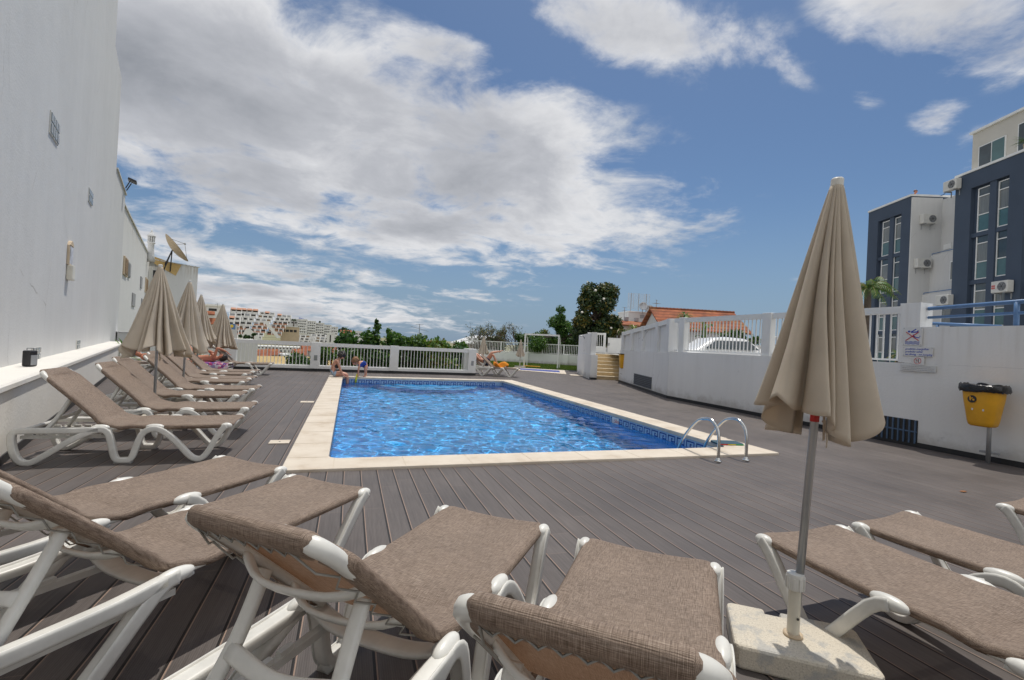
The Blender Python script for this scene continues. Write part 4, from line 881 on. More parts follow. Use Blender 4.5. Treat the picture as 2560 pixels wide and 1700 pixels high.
for lab, u, v, r_ in (('upper grey satellite dish on the white tower, in front of the lattice antenna', 1608, 766, .40), ('lower grey satellite dish on the white tower, right of the lattice antenna', 1624, 773.5, .40)):
    p = D(u, v, 45.6); t = thing('satellite_dish', lab, 'satellite dish', p); Rm = Vector((-.45, -1, .35)).normalized().to_track_quat('Z', 'Y').to_matrix().to_4x4()
    MB().lathe([(r_*k/6, .12*(k/6)**2) for k in range(1, 7)]+[(r_*k/6, .12*(k/6)**2-.03) for k in range(6, 0, -1)], n=18, M=Rm).build('dish', M['alu'], t, True)
    MB().tube([(0, .1, -.75), (0, .1, 0)], .04, 6).build('mast', M['grey'], t); MB().tube([Rm @ Vector((.0, r_*.9, .1)), Rm @ Vector((0, 0, .42))], .02, 4).build('arm', M['grey'], t)
def yagi(lab, base, h, L, rz, n=7, tilt=0):
    t = thing('television_antenna', lab, 'antenna', base, rz); MB().tube([(0, 0, 0), (0, 0, h)], .03, 5).build('mast', M['grey'], t); mb = MB()
    mb.tube([(-L*.5, 0, h*.72+L*.5*tilt), (L*.5, 0, h*.72-L*.5*tilt)], .02, 4)
    for k in range(n): x = -L*.5+L*k/(n-1); mb.tube([(x, -.28, h*.72-x*tilt), (x, .28, h*.72-x*tilt)], .012, 4)
    mb.build('boom', M['grey'], t); MB().tube([(-.3, -.1, h*.97), (.3, .1, h*.97)], .018, 4).build('dipole', M['grey'], t)
p = D(1047, 852, 40); yagi('thin television antenna sticking up over the hedge', p, D(1047, 810, 40).z-p.z, 1.45, -PSI, 9, .25)
p = D(1640, 782, 45.5); yagi('small television antenna at the right edge of the white tower', p, 1.25, .7, .3, 5)
p = D(1560, 800, 44); yagi('thin whip antenna on the low tiled house', p, 1.2, .2, 0, 2)
# shed with white roof left of the garden wall
a, rz, L = local_axes(1133, 858, 42, 1180, 862, 41)
t = thing('shed', 'brown boarded shed with a white sloping roof right of the hedge', 'shed', (a.x, a.y, -2), rz); zt_ = D(1150, 837, 42).z+2
MB().prism([(0, 0), (3.2, 0), (3.2, zt_-.05), (0, zt_-.75)], 0, L+.2, Pg).build('wall', mat('brown_boards', (.17, .11, .065), .9, .25, 2, stretch=(6, 6, 1)), t)
MB().prism([(-.2, zt_-.78), (3.4, zt_), (3.4, zt_+.08), (-.2, zt_-.70)], -.2, L+.5, Pg).build('roof', M['signw'], t)
# street wall, car, banana plant, bush behind the picket fence
a, rz, L = local_axes(1700, 868, 21, 1905, 870, 19)
t = thing('street_wall', 'low pale wall across the street behind the picket fence', 'wall', (a.x, a.y, 1.16), rz+.1); zt_ = D(1800, 864, 21).z-1.16
MB().bx(-1, L+3, 0, .2, 0, max(.35, zt_)).build('wall_face', M['cream'], t); MB().bx(-1, L+3, -.03, .23, max(.35, zt_)+.002, max(.35, zt_)+.06).build('coping', M['paint'], t)
cc = D(1782, 890, 17.6)
t = thing('parked_car', 'white parked car whose roof shows behind the picket fence', 'car', (cc.x, cc.y, .62), rad(-12))
def carsec(x, w, z0, z1): return [(x, -w, z0), (x, -w*1.0, (z0+z1)*.5), (x, -w*.86, z1-.05), (x, -w*.6, z1), (x, w*.6, z1), (x, w*.86, z1-.05), (x, w, (z0+z1)*.5), (x, w, z0)]
sec = [(-2.0, .70, .35, .62), (-1.9, .80, .25, .86), (-1.1, .84, .22, .96), (-.95, .84, .22, .98), (-.35, .80, .22, 1.38), (.2, .78, .22, 1.45), (.9, .78, .22, 1.42), (1.55, .80, .22, 1.05), (1.9, .80, .25, .95), (2.0, .72, .35, .7)]
mb = MB(); vs = []
for s in sec: vs += carsec(*s)
n = 8; mb.add(vs, [(i*n+j, i*n+(j+1) % n, (i+1)*n+(j+1) % n, (i+1)*n+j) for i in range(len(sec)-1) for j in range(n)]+[tuple(range(n)), tuple((len(sec)-1)*n+j for j in range(n-1, -1, -1))]); mb.build('body', M['white'], t, True, 0)
for y in (-1, 1):
    MB().prism([(-.75, 1.0), (-.35, 1.30), (.9, 1.32), (1.3, 1.02)], .755*y, .80*y, Matrix(((1, 0, 0, 0), (0, 0, 1, 0), (0, 1, 0, 0), (0, 0, 0, 1)))).build('side_window', M['glass'], t)
    for x in (-1.25, 1.2):
        w_ = MB().lathe([(.31, -.1), (.31, .1)], n=20, M=Matrix.Translation((x, .76*y, .31)) @ Matrix.Rotation(PI/2, 4, 'X')).build('wheel', M['black'], t); MB().lathe([(.18, -.105), (.18, .105)], n=14, M=Matrix.Translation((x, .76*y, .31)) @ Matrix.Rotation(PI/2, 4, 'X')).build('rim', M['alu'], w_)
    MB().ball((-1.93, .55*y, .68), (.08, .17, .09), 10, 6).build('headlight', M['glass'], t)
p = D(1757, 880, 24); t = thing('banana_plant', 'tall banana plant with ragged leaves behind the picket fence', 'plant', (p.x, p.y, 1.1)); mb = MB()
mb.tube([(0, 0, 0), (.03, 0, 1.2), (-.02, 0, 2.0)], [.14, .11, .07], 9); mb.build('stem', M['leafg2'], t, True)
mb = MB(); rg = random.Random(4)
for i in range(11):
    z0 = .5+1.4*i/10; aa = i*2.4; d_ = Vector((math.cos(aa), math.sin(aa), 0)); s_ = Vector((-math.sin(aa), math.cos(aa), 0)); l = rg.uniform(.6, 1.0); vs = []
    for k in range(7):
        q = k/6; c_ = d_*l*q+Vector((0, 0, z0+l*(.9*q-.8*q*q))); ww = .13*math.sin(PI*(.08+.9*q)); vs += [c_-s_*ww+Vector((0, 0, .03)), c_, c_+s_*ww+Vector((0, 0, .03))]
    mb.mi = i % 2; mb.add(vs, [(3*k+j, 3*k+j+1, 3*k+j+4, 3*k+j+3) for k in range(6) for j in (0, 1)])
mb.build('leaves', [M['leafg'], M['leafg2']], t)
p = D(1848, 868, 24); t = thing('round_bush', 'rounded green bush in front of the tiled house windows', 'bush', (p.x, p.y, 1.1)); bl = blobset(0, .95, .8, .55, 12, .42, 71, 330)
MB().tube([(0, 0, 0), (0, 0, .9)], .06, 6).build('stem', M['bark'], t); leaves('foliage', [M['leafd2'], M['leafg'], M['leafg3'], M['leafg2']], t, bl, .15, 72, .5, .6)
for lab, u, v, d_, sd in (('spiky yellowish palm tuft above the panelled wall', 1585, 822, 27, 1), ('small spiky palm left of the panelled wall, under the low tiled roof', 1548, 828, 29, 2), ('palm crown peeping over the fence before the terracotta roof', 1712, 790, 27, 3), ('yellowish shrub low behind the fence, left of the signed pillar', 2248, 888, 15, 5)):
    p = D(u, v, d_); t = thing('spiky_palm', lab, 'plant', (p.x, p.y, 1.1)); hh = max(.2, p.z-1.1)
    MB().tube([(0, 0, 0), (0, 0, hh)], .09, 7).build('trunk', M['bark'], t); mb = MB(); fan_leaves(mb, (0, 0, hh), 44, .75 if sd < 4 else .45, .03, .75, sd, .8); mb.build('crown', [M['leafy'], M['leafg2']] if sd != 3 else [M['leafg2'], M['leafg']], t)
# big drooping palm at the blue building
def palm(name, lab, base, H, L, nf, seed, tr=.16, mats=None, leaf=.32):
    t = thing(name, lab, 'palm tree', base); mb = MB(); mb.tube([(0, 0, -.2), (.05, 0, H*.5), (0, 0, H)], [tr*1.2, tr, tr*.9], 10); mb.build('trunk', M['bark'], t)
    rg = random.Random(seed); mb = MB()
    for i in range(nf):
        aa = rg.uniform(0, 2*PI); el = rg.uniform(-.15, 1.1); d_ = Vector((math.cos(aa), math.sin(aa), 0)); s_ = Vector((-math.sin(aa), math.cos(aa), 0)); l = L*rg.uniform(.75, 1.1); pts = []
        for k in range(9): q = k/8; pts.append(Vector((0, 0, H))+d_*l*(q*(1-.25*max(el, 0)))+Vector((0, 0, l*(el*q-(.62+.35*el)*q*q))))
        mb.mi = 2; mb.tube(pts, [.02*(1-.8*k/8) for k in range(9)], 4, caps=False)
        for k in range(1, 9):
            for f in (0, .5):
                p_ = pts[k-1].lerp(pts[k], f); q = (k-1+f)/8; ll = leaf*math.sin(PI*(.12+.83*q))*rg.uniform(.8, 1.1); dd = (pts[k]-pts[k-1]).normalized()
                for sg in (-1, 1):
                    e_ = p_+(s_*sg*.8+dd*.6+Vector((0, 0, -.55))).normalized()*ll; n_ = dd*.022
                    mb.mi = rg.randrange(2); mb.add([p_-n_, p_+n_, e_+n_*.3, e_-n_*.3], [(0, 1, 2, 3)])
    mb.build('crown', mats or [M['leafg'], M['leafg2'], M['leafy']], t); return t
p = D(2168, 760, 19.5); palm('palm_tree', 'drooping green palm between the beige umbrella and the blue building', (p.x, p.y, 1.16), D(2168, 722, 19.5).z-1.16, 1.35, 30, 3, .13)
# ================================================================== town on the hillside
def terr_z(x, y):
    r = x*math.sin(PSI-rad(15))+y*math.cos(PSI-rad(15)); d_ = math.hypot(x, y)
    k = min(1, max(0, (d_-110)/170)); k = k*k*(3-2*k)
    left = min(1, max(0, (rad(20)-math.atan2(x, y))/rad(14)))
    return -6.3+.8*min(1, max(0, (d_-45)/60))+min(1, max(0, (d_-260)/260))*(6.0*left)
xs = np.concatenate([np.linspace(-900, -220, 12), np.linspace(-200, 220, 70), np.linspace(240, 900, 12)]); ys = np.concatenate([np.linspace(21, 420, 90), np.linspace(450, 3500, 12)])
vs = [(x, y, terr_z(x, y)) for y in ys for x in xs]; nx_ = len(xs)
fs = [(j*nx_+i, j*nx_+i+1, (j+1)*nx_+i+1, (j+1)*nx_+i) for j in range(len(ys)-1) for i in range(nx_-1)]
tag(MB().add(vs, fs).build('terrain', M['terr'], smooth=True), kind='structure')
sheet('far_ground', [(-4000, -4000), (4000, -4000), (4000, 4000), (-4000, 4000)], -7.5, M['terr'])
UNIT = {}
def ubox(name, m, parent, x0, x1, y0, y1, z0, z1):
    if m.name not in UNIT: UNIT[m.name] = MB().box((0, 0, 0), (1, 1, 1)).mesh('block_'+m.name, m)
    o = bpy.data.objects.new(name, UNIT[m.name]); COL.objects.link(o); o.parent = parent
    o.location = ((x0+x1)/2, (y0+y1)/2, (z0+z1)/2); o.scale = (x1-x0, y1-y0, z1-z0); return o
def cambase(u, v, d_): p = D(u, v, d_); return p
def town(name, lab, cat, u, v, d_, rz=0):
    p = D(u, v, d_); t = thing(name, lab, cat, p, -PSI-math.atan((u-1280)/FPX)+rz); return t, d_/FPX
def terraces(name, lab, u, v, d_, cols, rows, cw, rh, shift, rz=0, aw=(), win='dark', top=(), m='town'):
    """stepped apartment block; sizes in photo pixels at depth d_, each floor shifted sideways and set back"""
    t, k = town(name, lab, 'building', u, v, d_, rz)
    cw *= k; rh *= k; shift *= k; bd = rh*.9; rgt = random.Random(int(u))
    for r in range(rows):         # r=0 bottom
        x0 = shift*(rows-1-r)*1.0; y0 = bd*r
        ubox('storey', M[m], t, x0, x0+cw*cols, y0+bd*1.3, y0+bd*3+6, rh*r-.0, rh*(r+1)-.002*(r+1))
        for c in range(cols):
            xa = x0+c*cw
            w0, w1 = rgt.uniform(.14, .3), rgt.uniform(.7, .94); ubox('window', M[rgt.choice((win, win, win, 'shut', 'grey'))], t, xa+cw*w0, xa+cw*w1, y0+bd*1.24, y0+bd*1.31, rh*(r+.40), rh*(r+rgt.uniform(.76, .9)))
            ubox('balcony', M['awning'] if (r, c) in aw or aw == 'all' else M[m], t, xa+cw*.12, xa+cw*.95, y0+bd*.3, y0+bd*.5, rh*r+.01, rh*(r+.40))
            if (r, c) in top: 
                o = ubox('awning', M['awning'], t, xa+cw*.08, xa+cw*.97, y0+bd*.2, y0+bd*1.2, rh*(r+.93), rh*(r+1.02)); o.rotation_euler = (rad(28), 0, 0)
        for c in range(cols+1):
            xa = x0+c*cw
            o = MB().prism([(y0+bd*.1, rh*r), (y0+bd*1.4, rh*r), (y0+bd*1.4, rh*(r+1.05)), (y0+bd*1.1, rh*(r+1.05))], xa-cw*.03, xa+cw*.05, Pg).build('party_wall', M[m], t)
    return t
allc = lambda rows, cols: [(r, c) for r in rows for c in range(cols)]
terraces('terraced_apartments', 'terraced white apartments with orange awnings nearest the far umbrella', 572, 848, 165, 2, 7, 13, 11.5, -1.2, aw=allc((1, 2, 3), 2), top=[(6, 0), (4, 0), (6, 1)])
terraces('terraced_apartments', 'terraced white apartments with a big dark window, middle of the slope', 598, 846, 172, 3, 7, 13.5, 11, -4.6, aw=allc((1, 2), 3), top=[(6, 0), (6, 1), (6, 2)])
terraces('terraced_apartments', 'terraced white apartments with brown balconies beside the diagonal stair wall', 645, 850, 176, 3, 8, 12, 9.2, -4.0, aw=allc((2, 3, 4), 3), top=[(7, 1)])
terraces('terraced_apartments', 'terraced pinkish apartments right of the white diagonal stair wall', 690, 838, 190, 3, 6, 11, 9, -4.2, aw=allc((0, 1, 2, 3), 3), top=[(5, 0)])
t, k = town('stair_wall', 'long white diagonal stair wall running down between terraced apartments', 'wall', 658, 803, 168)
MB().prism([(0, 0), (9*k, 0), (42*k, -40*k), (32*k, -40*k)], 0, 3, Matrix(((1, 0, 0, 0), (0, 0, 1, 0), (0, 1, 0, 0), (0, 0, 0, 1)))).build('wall_face', M['town'], t)
t, k = town('sloped_wall', 'big blank white sloping wall below the dark window', 'wall', 600, 845, 158)
MB().prism([(0, 0), (46*k, 0), (20*k, 26*k), (12*k, 24*k)], 0, 3, Matrix(((1, 0, 0, 0), (0, 0, 1, 0), (0, 1, 0, 0), (0, 0, 0, 1)))).build('wall_face', M['town'], t)
def blockhouse(name, lab, u, v, d_, w, h, wins=(), m='town', roof=None, depth=8, rz=0, wm='dark', door=None, rooft_=None):
    t, k = town(name, lab, 'building', u, v, d_, rz); W, H = w*k, h*k
    MB().bx(0, W, 0, depth, -5, H).build('wall', M[m], t)
    if roof == 'flat': MB().bx(-.15, W+.15, -.15, depth+.15, H+.002, H+.3).build('roof', M['paint'], t)
    if roof == 'tile': MB().prism([(-.5, H-.05), (depth/2, H+depth*.22), (depth+.5, H-.05)], -.4, W+.4, Pg).build('roof', M['roof' if m != 'towncream' else 'awning'], t)
    for (x0, x1, z0, z1) in wins: ubox('window', M[wm], t, x0*k, x1*k, -.06, .03, z0*k, z1*k)
    return t
row = lambda n, x0, dx, w, z0, z1: [(x0+dx*i, x0+dx*i+w, z0, z1) for i in range(n)]
# nearer houses on the far left
blockhouse('town_house', 'white town house with orange awning and dark windows behind the third umbrella', 512, 842, 75, 38, 78, [(5, 22, 66, 72)], roof='flat')
t, k = town('roof_awning', 'bright orange tiled awning on the house behind the third umbrella', 'awning', 517, 794, 74.2); MB().prism([(0, 0), (-1.1, -.9), (-1.1, -1.05), (0, -.15)], 0, 19*k, Pg).build('tiles', M['roof'], t); MB().bx(0, 19*k, -.1, .05, -1.3, -.2).build('beam', M['town'], t)
t, k = town('roof_awning', 'orange roof awning at the top of the house behind the third umbrella', 'awning', 515, 777, 74.4); MB().prism([(0, 0), (-.9, -.5), (-.9, -.62), (0, -.12)], 0, 19*k, Pg).build('tiles', M['roof'], t); MB().bx(0, 19*k, -.1, .05, -.7, -.14).build('beam', M['town'], t)
blockhouse('town_house', 'grey white house wall with a blue and yellow painted panel', 560, 845, 95, 28, 35, [], m='town2')
t, k = town('painted_panel', 'blue panel with a yellow sun painted on a grey house wall', 'panel', 572, 823, 94); MB().bx(0, 14*k, -.1, 0, 0, 14*k).build('panel', M['bluerail'], t); MB().ball((6*k, -.12, 8*k), (4*k, .05, 4*k)).build('sun_emblem', mat('yellow_paint', (.7, .5, .06), .6), t, True)
p = D(543, 768, 73); yagi('small television antenna on the house behind the third umbrella', D(543, 772, 73), .9, .6, .2, 4)
t = blockhouse('white_house', 'plain white neighbouring house right behind the left end of the deck fence', 515, 912, 32, 112, 66, [(24, 33, 42, 63)], depth=5)
MB().bx(2.3*32/FPX*10, 3.4*32/FPX*10, -.05, -.01, 62*32/FPX-.66, 64*32/FPX).build('door_frame', M['paint'], t)
t = blockhouse('white_house', 'small white house with an orange roof patch just above the fence rail', 585, 885, 45, 30, 22, [(4, 11, 4, 12)], depth=4, roof='flat')
MB().prism([(-.4, .75), (.4, 1.15), (.4, 1.05), (-.4, .65)], 0, .6, Pg).build('roof_patch', M['roof'], t)
for lab, u, v, d_, r_, h_ in (('dark slim cypress in front of the terraced apartments', 570, 838, 130, 3.6, 24),):
    k = d_/FPX; p = D(u, v, d_); t = thing('cypress_tree', lab, 'tree', p); MB().tube([(0, 0, -1), (0, 0, h_*k)], .12, 6).build('trunk', M['bark'], t)
    leaves('crown', [M['leafd'], M['leafg3']], t, [((0, 0, h_*k*(.15+.75*i/5)), (r_*k*(1-.15*i), r_*k*(1-.15*i), h_*k*.16), 90) for i in range(6)], .35, 3, .6)
def townbush(name, lab, u, v, d_, rx, rz_, n, sd, mats=None, cat='bush', sz=.5):
    k = d_/FPX; p = D(u, v, d_); t = thing(name, lab, cat, p-Vector((0, 0, rz_*k))); bl = blobset(0, rz_*k, rx*k*.8, rz_*k*.6, n, min(rx, rz_)*k*.55, sd, 130)
    MB().tube([(0, 0, -1), (0, 0, rz_*k)], .15, 6).build('trunk', M['bark'], t); leaves('crown', mats or [M['leafg3'], M['leafd'], M['leafg']], t, bl, sz, sd, .4)
townbush('green_hedge', 'dark green hedge below the cypress on the slope', 613, 842, 120, 24, 4.5, 14, 5, cat='hedge'); townbush('dark_bush', 'round dark bush at the foot of the sloping white wall', 634, 836, 118, 4.5, 4, 5, 6)
townbush('pine_tree', 'dark pine on the skyline above the terraced apartments', 640, 780, 200, 7, 4, 7, 7, [M['leafd'], M['leafg3']], 'tree', .6)
townbush('dark_bush', 'dark bush left of the town palm', 709, 812, 240, 5, 3, 5, 8, [M['leafd'], M['leafg3']], 'bush', .6); townbush('olive_bush', 'olive green bush between restaurant and terraced apartments', 697, 834, 200, 5, 5, 6, 9, [M['leafd2'], M['leafg3']], 'bush', .6)
p = D(734, 815, 235); palm('palm_tree', 'tall round headed palm on the skyline beside the hotel', p, 16*235/FPX, 1.5, 50, 9, .25, [M['leafd'], M['leafg3'], M['leafd2']], .7)
blockhouse('restaurant', 'orange fronted restaurant building below the town palm', 702, 833, 205, 42, 17, row(4, 2, 9, 7, 4, 10), m='towncream', roof='flat')
blockhouse('town_house', 'grey flat building behind the town palm', 706, 815, 250, 36, 18, row(4, 4, 8, 4, 8, 12), m='town2', roof='flat')
# hotel, stepping down to the right
t, k = town('hotel', 'long white stepped hotel with rows of dark windows and a blue roof sign', 'building', 743, 836, 250)
seg = ((0, 22, 38), (22, 42, 35), (42, 62, 31.5), (62, 80, 28), (80, 96, 24))
rr = random.Random(12)
for i, (x0, x1, hh) in enumerate(seg):
    ubox('storey_block', M['town'], t, x0*k, x1*k, .6*i, 14, -4, hh*k); ubox('roof_edge', M['paint'], t, x0*k-.1, x1*k+.1, .6*i-.4, 14, hh*k+.002, (hh+.9)*k)
    for r in range(5):
        z = hh-6.4-6.6*r
        if z < 0: break
        ubox('balcony', M['paint'], t, x0*k+.15, x1*k-.15, .6*i-.9, .6*i-.7, (z-1.6)*k, (z+.3)*k)
        n = int((x1-x0)/4.6)
        for j in range(n): 
            a_ = x0+1.2+4.6*j; ubox('window', M['dark'] if rr.random() < .75 else M['grey'], t, a_*k, (a_+rr.uniform(2.0, 3.4))*k, .6*i-.1, .6*i+.1, (z+.2)*k, (z+2.9)*k)
sg = MB(); zz = 39.5
for j, (a_, pts) in enumerate(((2, [(0, 0), (.8, 3.4), (1.6, 0)]), (4, [(0, 0), (0, 3.2)]), (5.2, [(0, 0), (.0, 1.8), (1.2, 1.8), (1.2, 0)]), (7.2, [(0, 0), (.6, 1.9), (1.2, 0)]), (9, [(0, 0), (0, 1.9), (1.1, 1.7)]), (10.8, [(0, .3), (1, 1.8), (1.1, 0)]))):
    sg.tube([((a_+x)*k, 0, (zz+z)*k) for x, z in pts], .11, 4)
sg.build('roof_sign', M['bluep'], t)
# lower stepped hotel wing and houses right of it
terraces('terraced_hotel', 'low cream terraced hotel wing with deep balconies, just above the fence rail', 715, 857, 215, 6, 3, 11, 7, -2, m='town', aw=())
terraces('terraced_hotel', 'second low terraced hotel wing left of the dark stair tower', 778, 856, 220, 4, 3, 11, 7, -1.5, m='town')
blockhouse('stair_tower', 'narrow building with a dark glazed stair slot right of the hotel wing', 816, 857, 212, 18, 23, [(7, 10, 2, 20)], roof='flat')
blockhouse('town_house', 'white houses with wide dark windows right of the dark stair slot', 834, 857, 214, 34, 17, row(3, 2, 11, 7, 10, 13)+row(3, 2, 11, 7, 3, 6), roof='flat')
blockhouse('town_house', 'long low white house with a dark roof strip right of the hotel', 868, 856, 216, 40, 14, row(4, 3, 9, 6, 2, 5), roof='flat')
blockhouse('town_house', 'white gabled house under the dark pines on the skyline', 852, 846, 240, 24, 13, row(2, 4, 9, 4, 4, 7), roof='tile')
blockhouse('town_house', 'tall greyish house right of the dark pines', 886, 850, 238, 18, 22, row(2, 2, 8, 5, 14, 17)+row(2, 2, 8, 5, 7, 10), m='town2', roof='flat')
townbush('pine_grove', 'left clump of dark pines on the skyline right of the hotel', 862, 825, 280, 20, 6, 13, 31, [M['leafd'], M['leafg3']], 'trees', .8); townbush('pine_grove', 'right clump of dark pines on the skyline above the hedge', 915, 836, 280, 13, 6, 9, 32, [M['leafd'], M['leafg3']], 'trees', .8); townbush('dark_bush', 'single dark tree on the hotel roof line', 801, 806, 262, 4, 3, 4, 33, [M['leafd']], 'tree', .6)
p = D(932, 838, 240); yagi('distant lattice mast right of the pines', p, 9*240/FPX, 1, 0, 3)
# houses seen through the fence
rr = random.Random(5)
blockhouse('town_house', 'long white block with a row of dark windows seen through the fence', 640, 890, 120, 112, 26, row(11, 8, 9.2, 4.5, 12, 17)+row(13, 4, 8, 3.5, 20, 23), roof=None)
blockhouse('town_house', 'long white block with small dark windows right of the broad fence post', 800, 888, 122, 90, 24, row(9, 8, 8.6, 4, 11, 16)+row(10, 4, 8, 3, 18.5, 21))
for i, (u, v, w, h, roof, m, lab) in enumerate(((648, 903, 22, 14, 'tile', 'town', 'small white house with a tiled roof, leftmost behind the ochre ground'), (672, 905, 20, 18, 'tile', 'town2', 'greyish house with a tiled roof left of the brown house'), (694, 904, 15, 22, None, 'shut2', 'tall narrow brown house behind the ochre ground'),
        (710, 906, 26, 16, 'flat', 'town', 'white flat roofed house right of the brown house'), (738, 903, 24, 16, 'tile', 'town', 'white house with pale orange roof left of the broad fence post'), (762, 900, 22, 24, 'tile', 'town', 'white house with an orange roof just left of the broad fence post'),
        (800, 905, 26, 24, 'tile', 'town', 'pinkish roofed house just right of the broad fence post'), (838, 900, 22, 22, 'flat', 'towncream', 'cream flat house behind the orange chimney pole'), (862, 902, 36, 18, 'flat', 'town', 'white blank walled house above the woman'), (890, 893, 20, 12, 'tile', 'town', 'small house with a bright orange roof left of the hedge'))):
    if 'shut2' not in M: M['shut2'] = mat('brown_plaster', (.22, .13, .09), .9, .15, 1)
    blockhouse('town_house', lab, u, v, 88+3*(i % 3), w, h, [(w*.15, w*.35, h*.45, h*.7), (w*.6, w*.8, h*.45, h*.7), (w*.2, w*.36, h*.08, h*.3)], m=m, roof=roof, depth=5, rz=rr.uniform(-.2, .2))
t, k = town('chimney_pole', 'tall rust brown pole seen through the fence behind the woman', 'pole', 828, 905, 60); MB().tube([(0, 0, -1), (0, 0, 44*k)], .13, 10).build('shaft', mat('rust_brown', (.30, .11, .05), .8), t, True); MB().box((0, 0, 44*k), (.4, .4, .12)).build('cap', M['town2'], t)
q0, q1, q2, q3 = [D(u, v, d_) for u, v, d_ in ((600, 928, 50), (830, 930, 50), (850, 893, 82), (615, 889, 82))]
mb = MB(); mb.add([q0, q1, q2, q3], [(0, 1, 2, 3)]); tag(mb.build('ochre_yard', M['sand']), kind='structure')
# ================================================================== sun loungers
def lounger_parts(theta, kind='arched'):
    """one set of part meshes: x from -.96 (head) to .96 (foot), z up"""
    c, s = math.cos(theta), math.sin(theta); hx, hz = .785, .385
    bk = lambda q, o=0.0: (hx-q*c-o*s, hz+q*s-o*c)          # point on the backrest: q up the back, o towards its rear
    X = lambda u: u-.96
    P = {}
    # woven sling: seat and back in one piece, wrapped round the rails
    pth = [(1.84, .343), (1.885, .347), (1.912, .368), (1.906, .390), (1.88, .401)]+[(u, .398-.012*math.sin(PI*(1.88-u)/1.0)*.9) for u in (1.8, 1.65, 1.5, 1.35, 1.2, 1.1, 1.0)]+[(.93, .384), (.87, .383)]
    qs = [.06, .13, .2, .28, .36, .44, .52, .58, .64, .675, .70, .73, .76, .79]
    pth += [bk(q, .012*math.exp(-q*6)) for q in qs]+[bk(.812, .012), bk(.818, .032), bk(.80, .054), bk(.76, .058), bk(.735, .055)]
    hwf = [.255, .265, .275, .285, .30]+[.315]*7+[.312, .305, .295, .285, .280]+[.276]*6+[.274, .262, .235, .212, .206]+[.205]*2+[.204]*3
    ii_ = smooth_path([(a, h, b) for (a, b), h in zip(pth, hwf)], 2); vs = []; n = 0
    for k, p in enumerate(ii_):
        t0 = (ii_[min(k+1, len(ii_)-1)]-ii_[max(k-1, 0)]); tx, tz = t0.x, t0.z; l = math.hypot(tx, tz) or 1; up = (tz/l, -tx/l)   # points up for foot->head travel
        h = p.y; prof = [(-h+.05, -.050), (-h+.012, -.048), (-h-.006, -.034), (-h-.010, -.016), (-h+.004, -.001)]
        prof += [(-h+.03+(2*h-.06)*j/10, -.012*math.sin(PI*j/10)) for j in range(11)]
        prof += [(-a, b) for a, b in prof[4::-1]]; n = len(prof)
        sg_ = 0 if (p.z > .6 and h < .24) else 1
        for y, o in prof:
            if abs(y) < h-.02: o = o*sg_
            vs.append((X(p.x+up[0]*o), y, p.z+up[1]*o))
    fs = [(i*n+j, i*n+j+1, (i+1)*n+j+1, (i+1)*n+j) for i in range(len(ii_)-1) for j in range(n-1)]
    P['sling'] = (MB().add(vs, fs), M['sling'])
    # back frame: side rails, rounded upper corners, top bar
    loop = [(0.0, -.255), (.3, -.250), (.60, -.250), (.70, -.247), (.758, -.228), (.782, -.178), (.784, 0), (.782, .178), (.758, .228), (.70, .247), (.60, .250), (.3, .250), (0, .255)]
    pp = smooth_path([(X(bk(q, .030)[0]), y, bk(q, .030)[1]) for q, y in loop], 4); m = len(pp)
    rr_ = [1+.38*math.exp(-((abs(p.y)-.215)/.06)**2)*(abs(i-m/2) < m*.33) for i, p in enumerate(pp)]
    P['back_frame'] = (MB().tube(pp, rr_, 10, flat=(.0175, .019), up=(-s, 0, -c), sq=.75), M['plastic'])
    mb = MB()
    for q in (.22, .50): mb.tube(smooth_path([(X(bk(q, .03)[0]), -.245, bk(q, .03)[1]), (X(bk(q, .085)[0]), -.12, bk(q, .085)[1]), (X(bk(q, .095)[0]), .12, bk(q, .095)[1]), (X(bk(q, .03)[0]), .245, bk(q, .03)[1])], 4), 1, 8, flat=(.026, .010), up=(-c, 0, s), sq=.6)
    P['back_crossbar'] = (mb, M['plastic'])
    mb = MB(); q0_ = .44; tx, tz = bk(q0_, .05)
    bx_, bz_ = (max(.12, tx-.20), .285)
    if theta > .4:
        for y in (-.20, .20): mb.tube(smooth_path([(X(tx), y*.98, tz), (X((tx+bx_)/2+.01), y, (tz+bz_)/2), (X(bx_), y*1.15, bz_)], 4), 1, 8, flat=(.024, .018), up=(0, 1, 0), sq=.6)
        f = .55; mb.tube(smooth_path([(X(tx+(bx_-tx)*f), -.2, tz+(bz_-tz)*f), (X(tx+(bx_-tx)*f-.02), 0, tz+(bz_-tz)*f-.025), (X(tx+(bx_-tx)*f), .2, tz+(bz_-tz)*f)], 4), 1, 8, flat=(.026, .014), up=(-.5, 0, -.8), sq=.6)
        mb.tube([(X(bx_), -.26, bz_), (X(bx_), .26, bz_)], .013, 8)
    else: mb.tube([(X(.3), -.2, .30), (X(.7), -.2, .31)], .015, 6); mb.tube([(X(.3), .2, .30), (X(.7), .2, .31)], .015, 6)
    P['back_support'] = (mb, M['plastic'])
    pts = []                                    # one continuous cord laced up one side, along the top bar and down the other
    for k in range(6): q = .10+.11*k; pts += [(X(bk(q, .056)[0]), -.236, bk(q, .056)[1]), (X(bk(q+.045, .072)[0]), -.195, bk(q+.045, .072)[1])]
    for k in range(8): y = -.165+.33*k/7; pts += [(X(bk(.742, .062)[0]), y, bk(.742, .062)[1]), (X(bk(.775, .054)[0]), y+.022, bk(.775, .054)[1])]
    for k in range(5, -1, -1): q = .10+.11*k; pts += [(X(bk(q+.045, .072)[0]), .195, bk(q+.045, .072)[1]), (X(bk(q, .056)[0]), .236, bk(q, .056)[1])]
    mb = MB(); mb.tube(pts, .0034, 5)
    P['lacing'] = (mb, M['cord'])
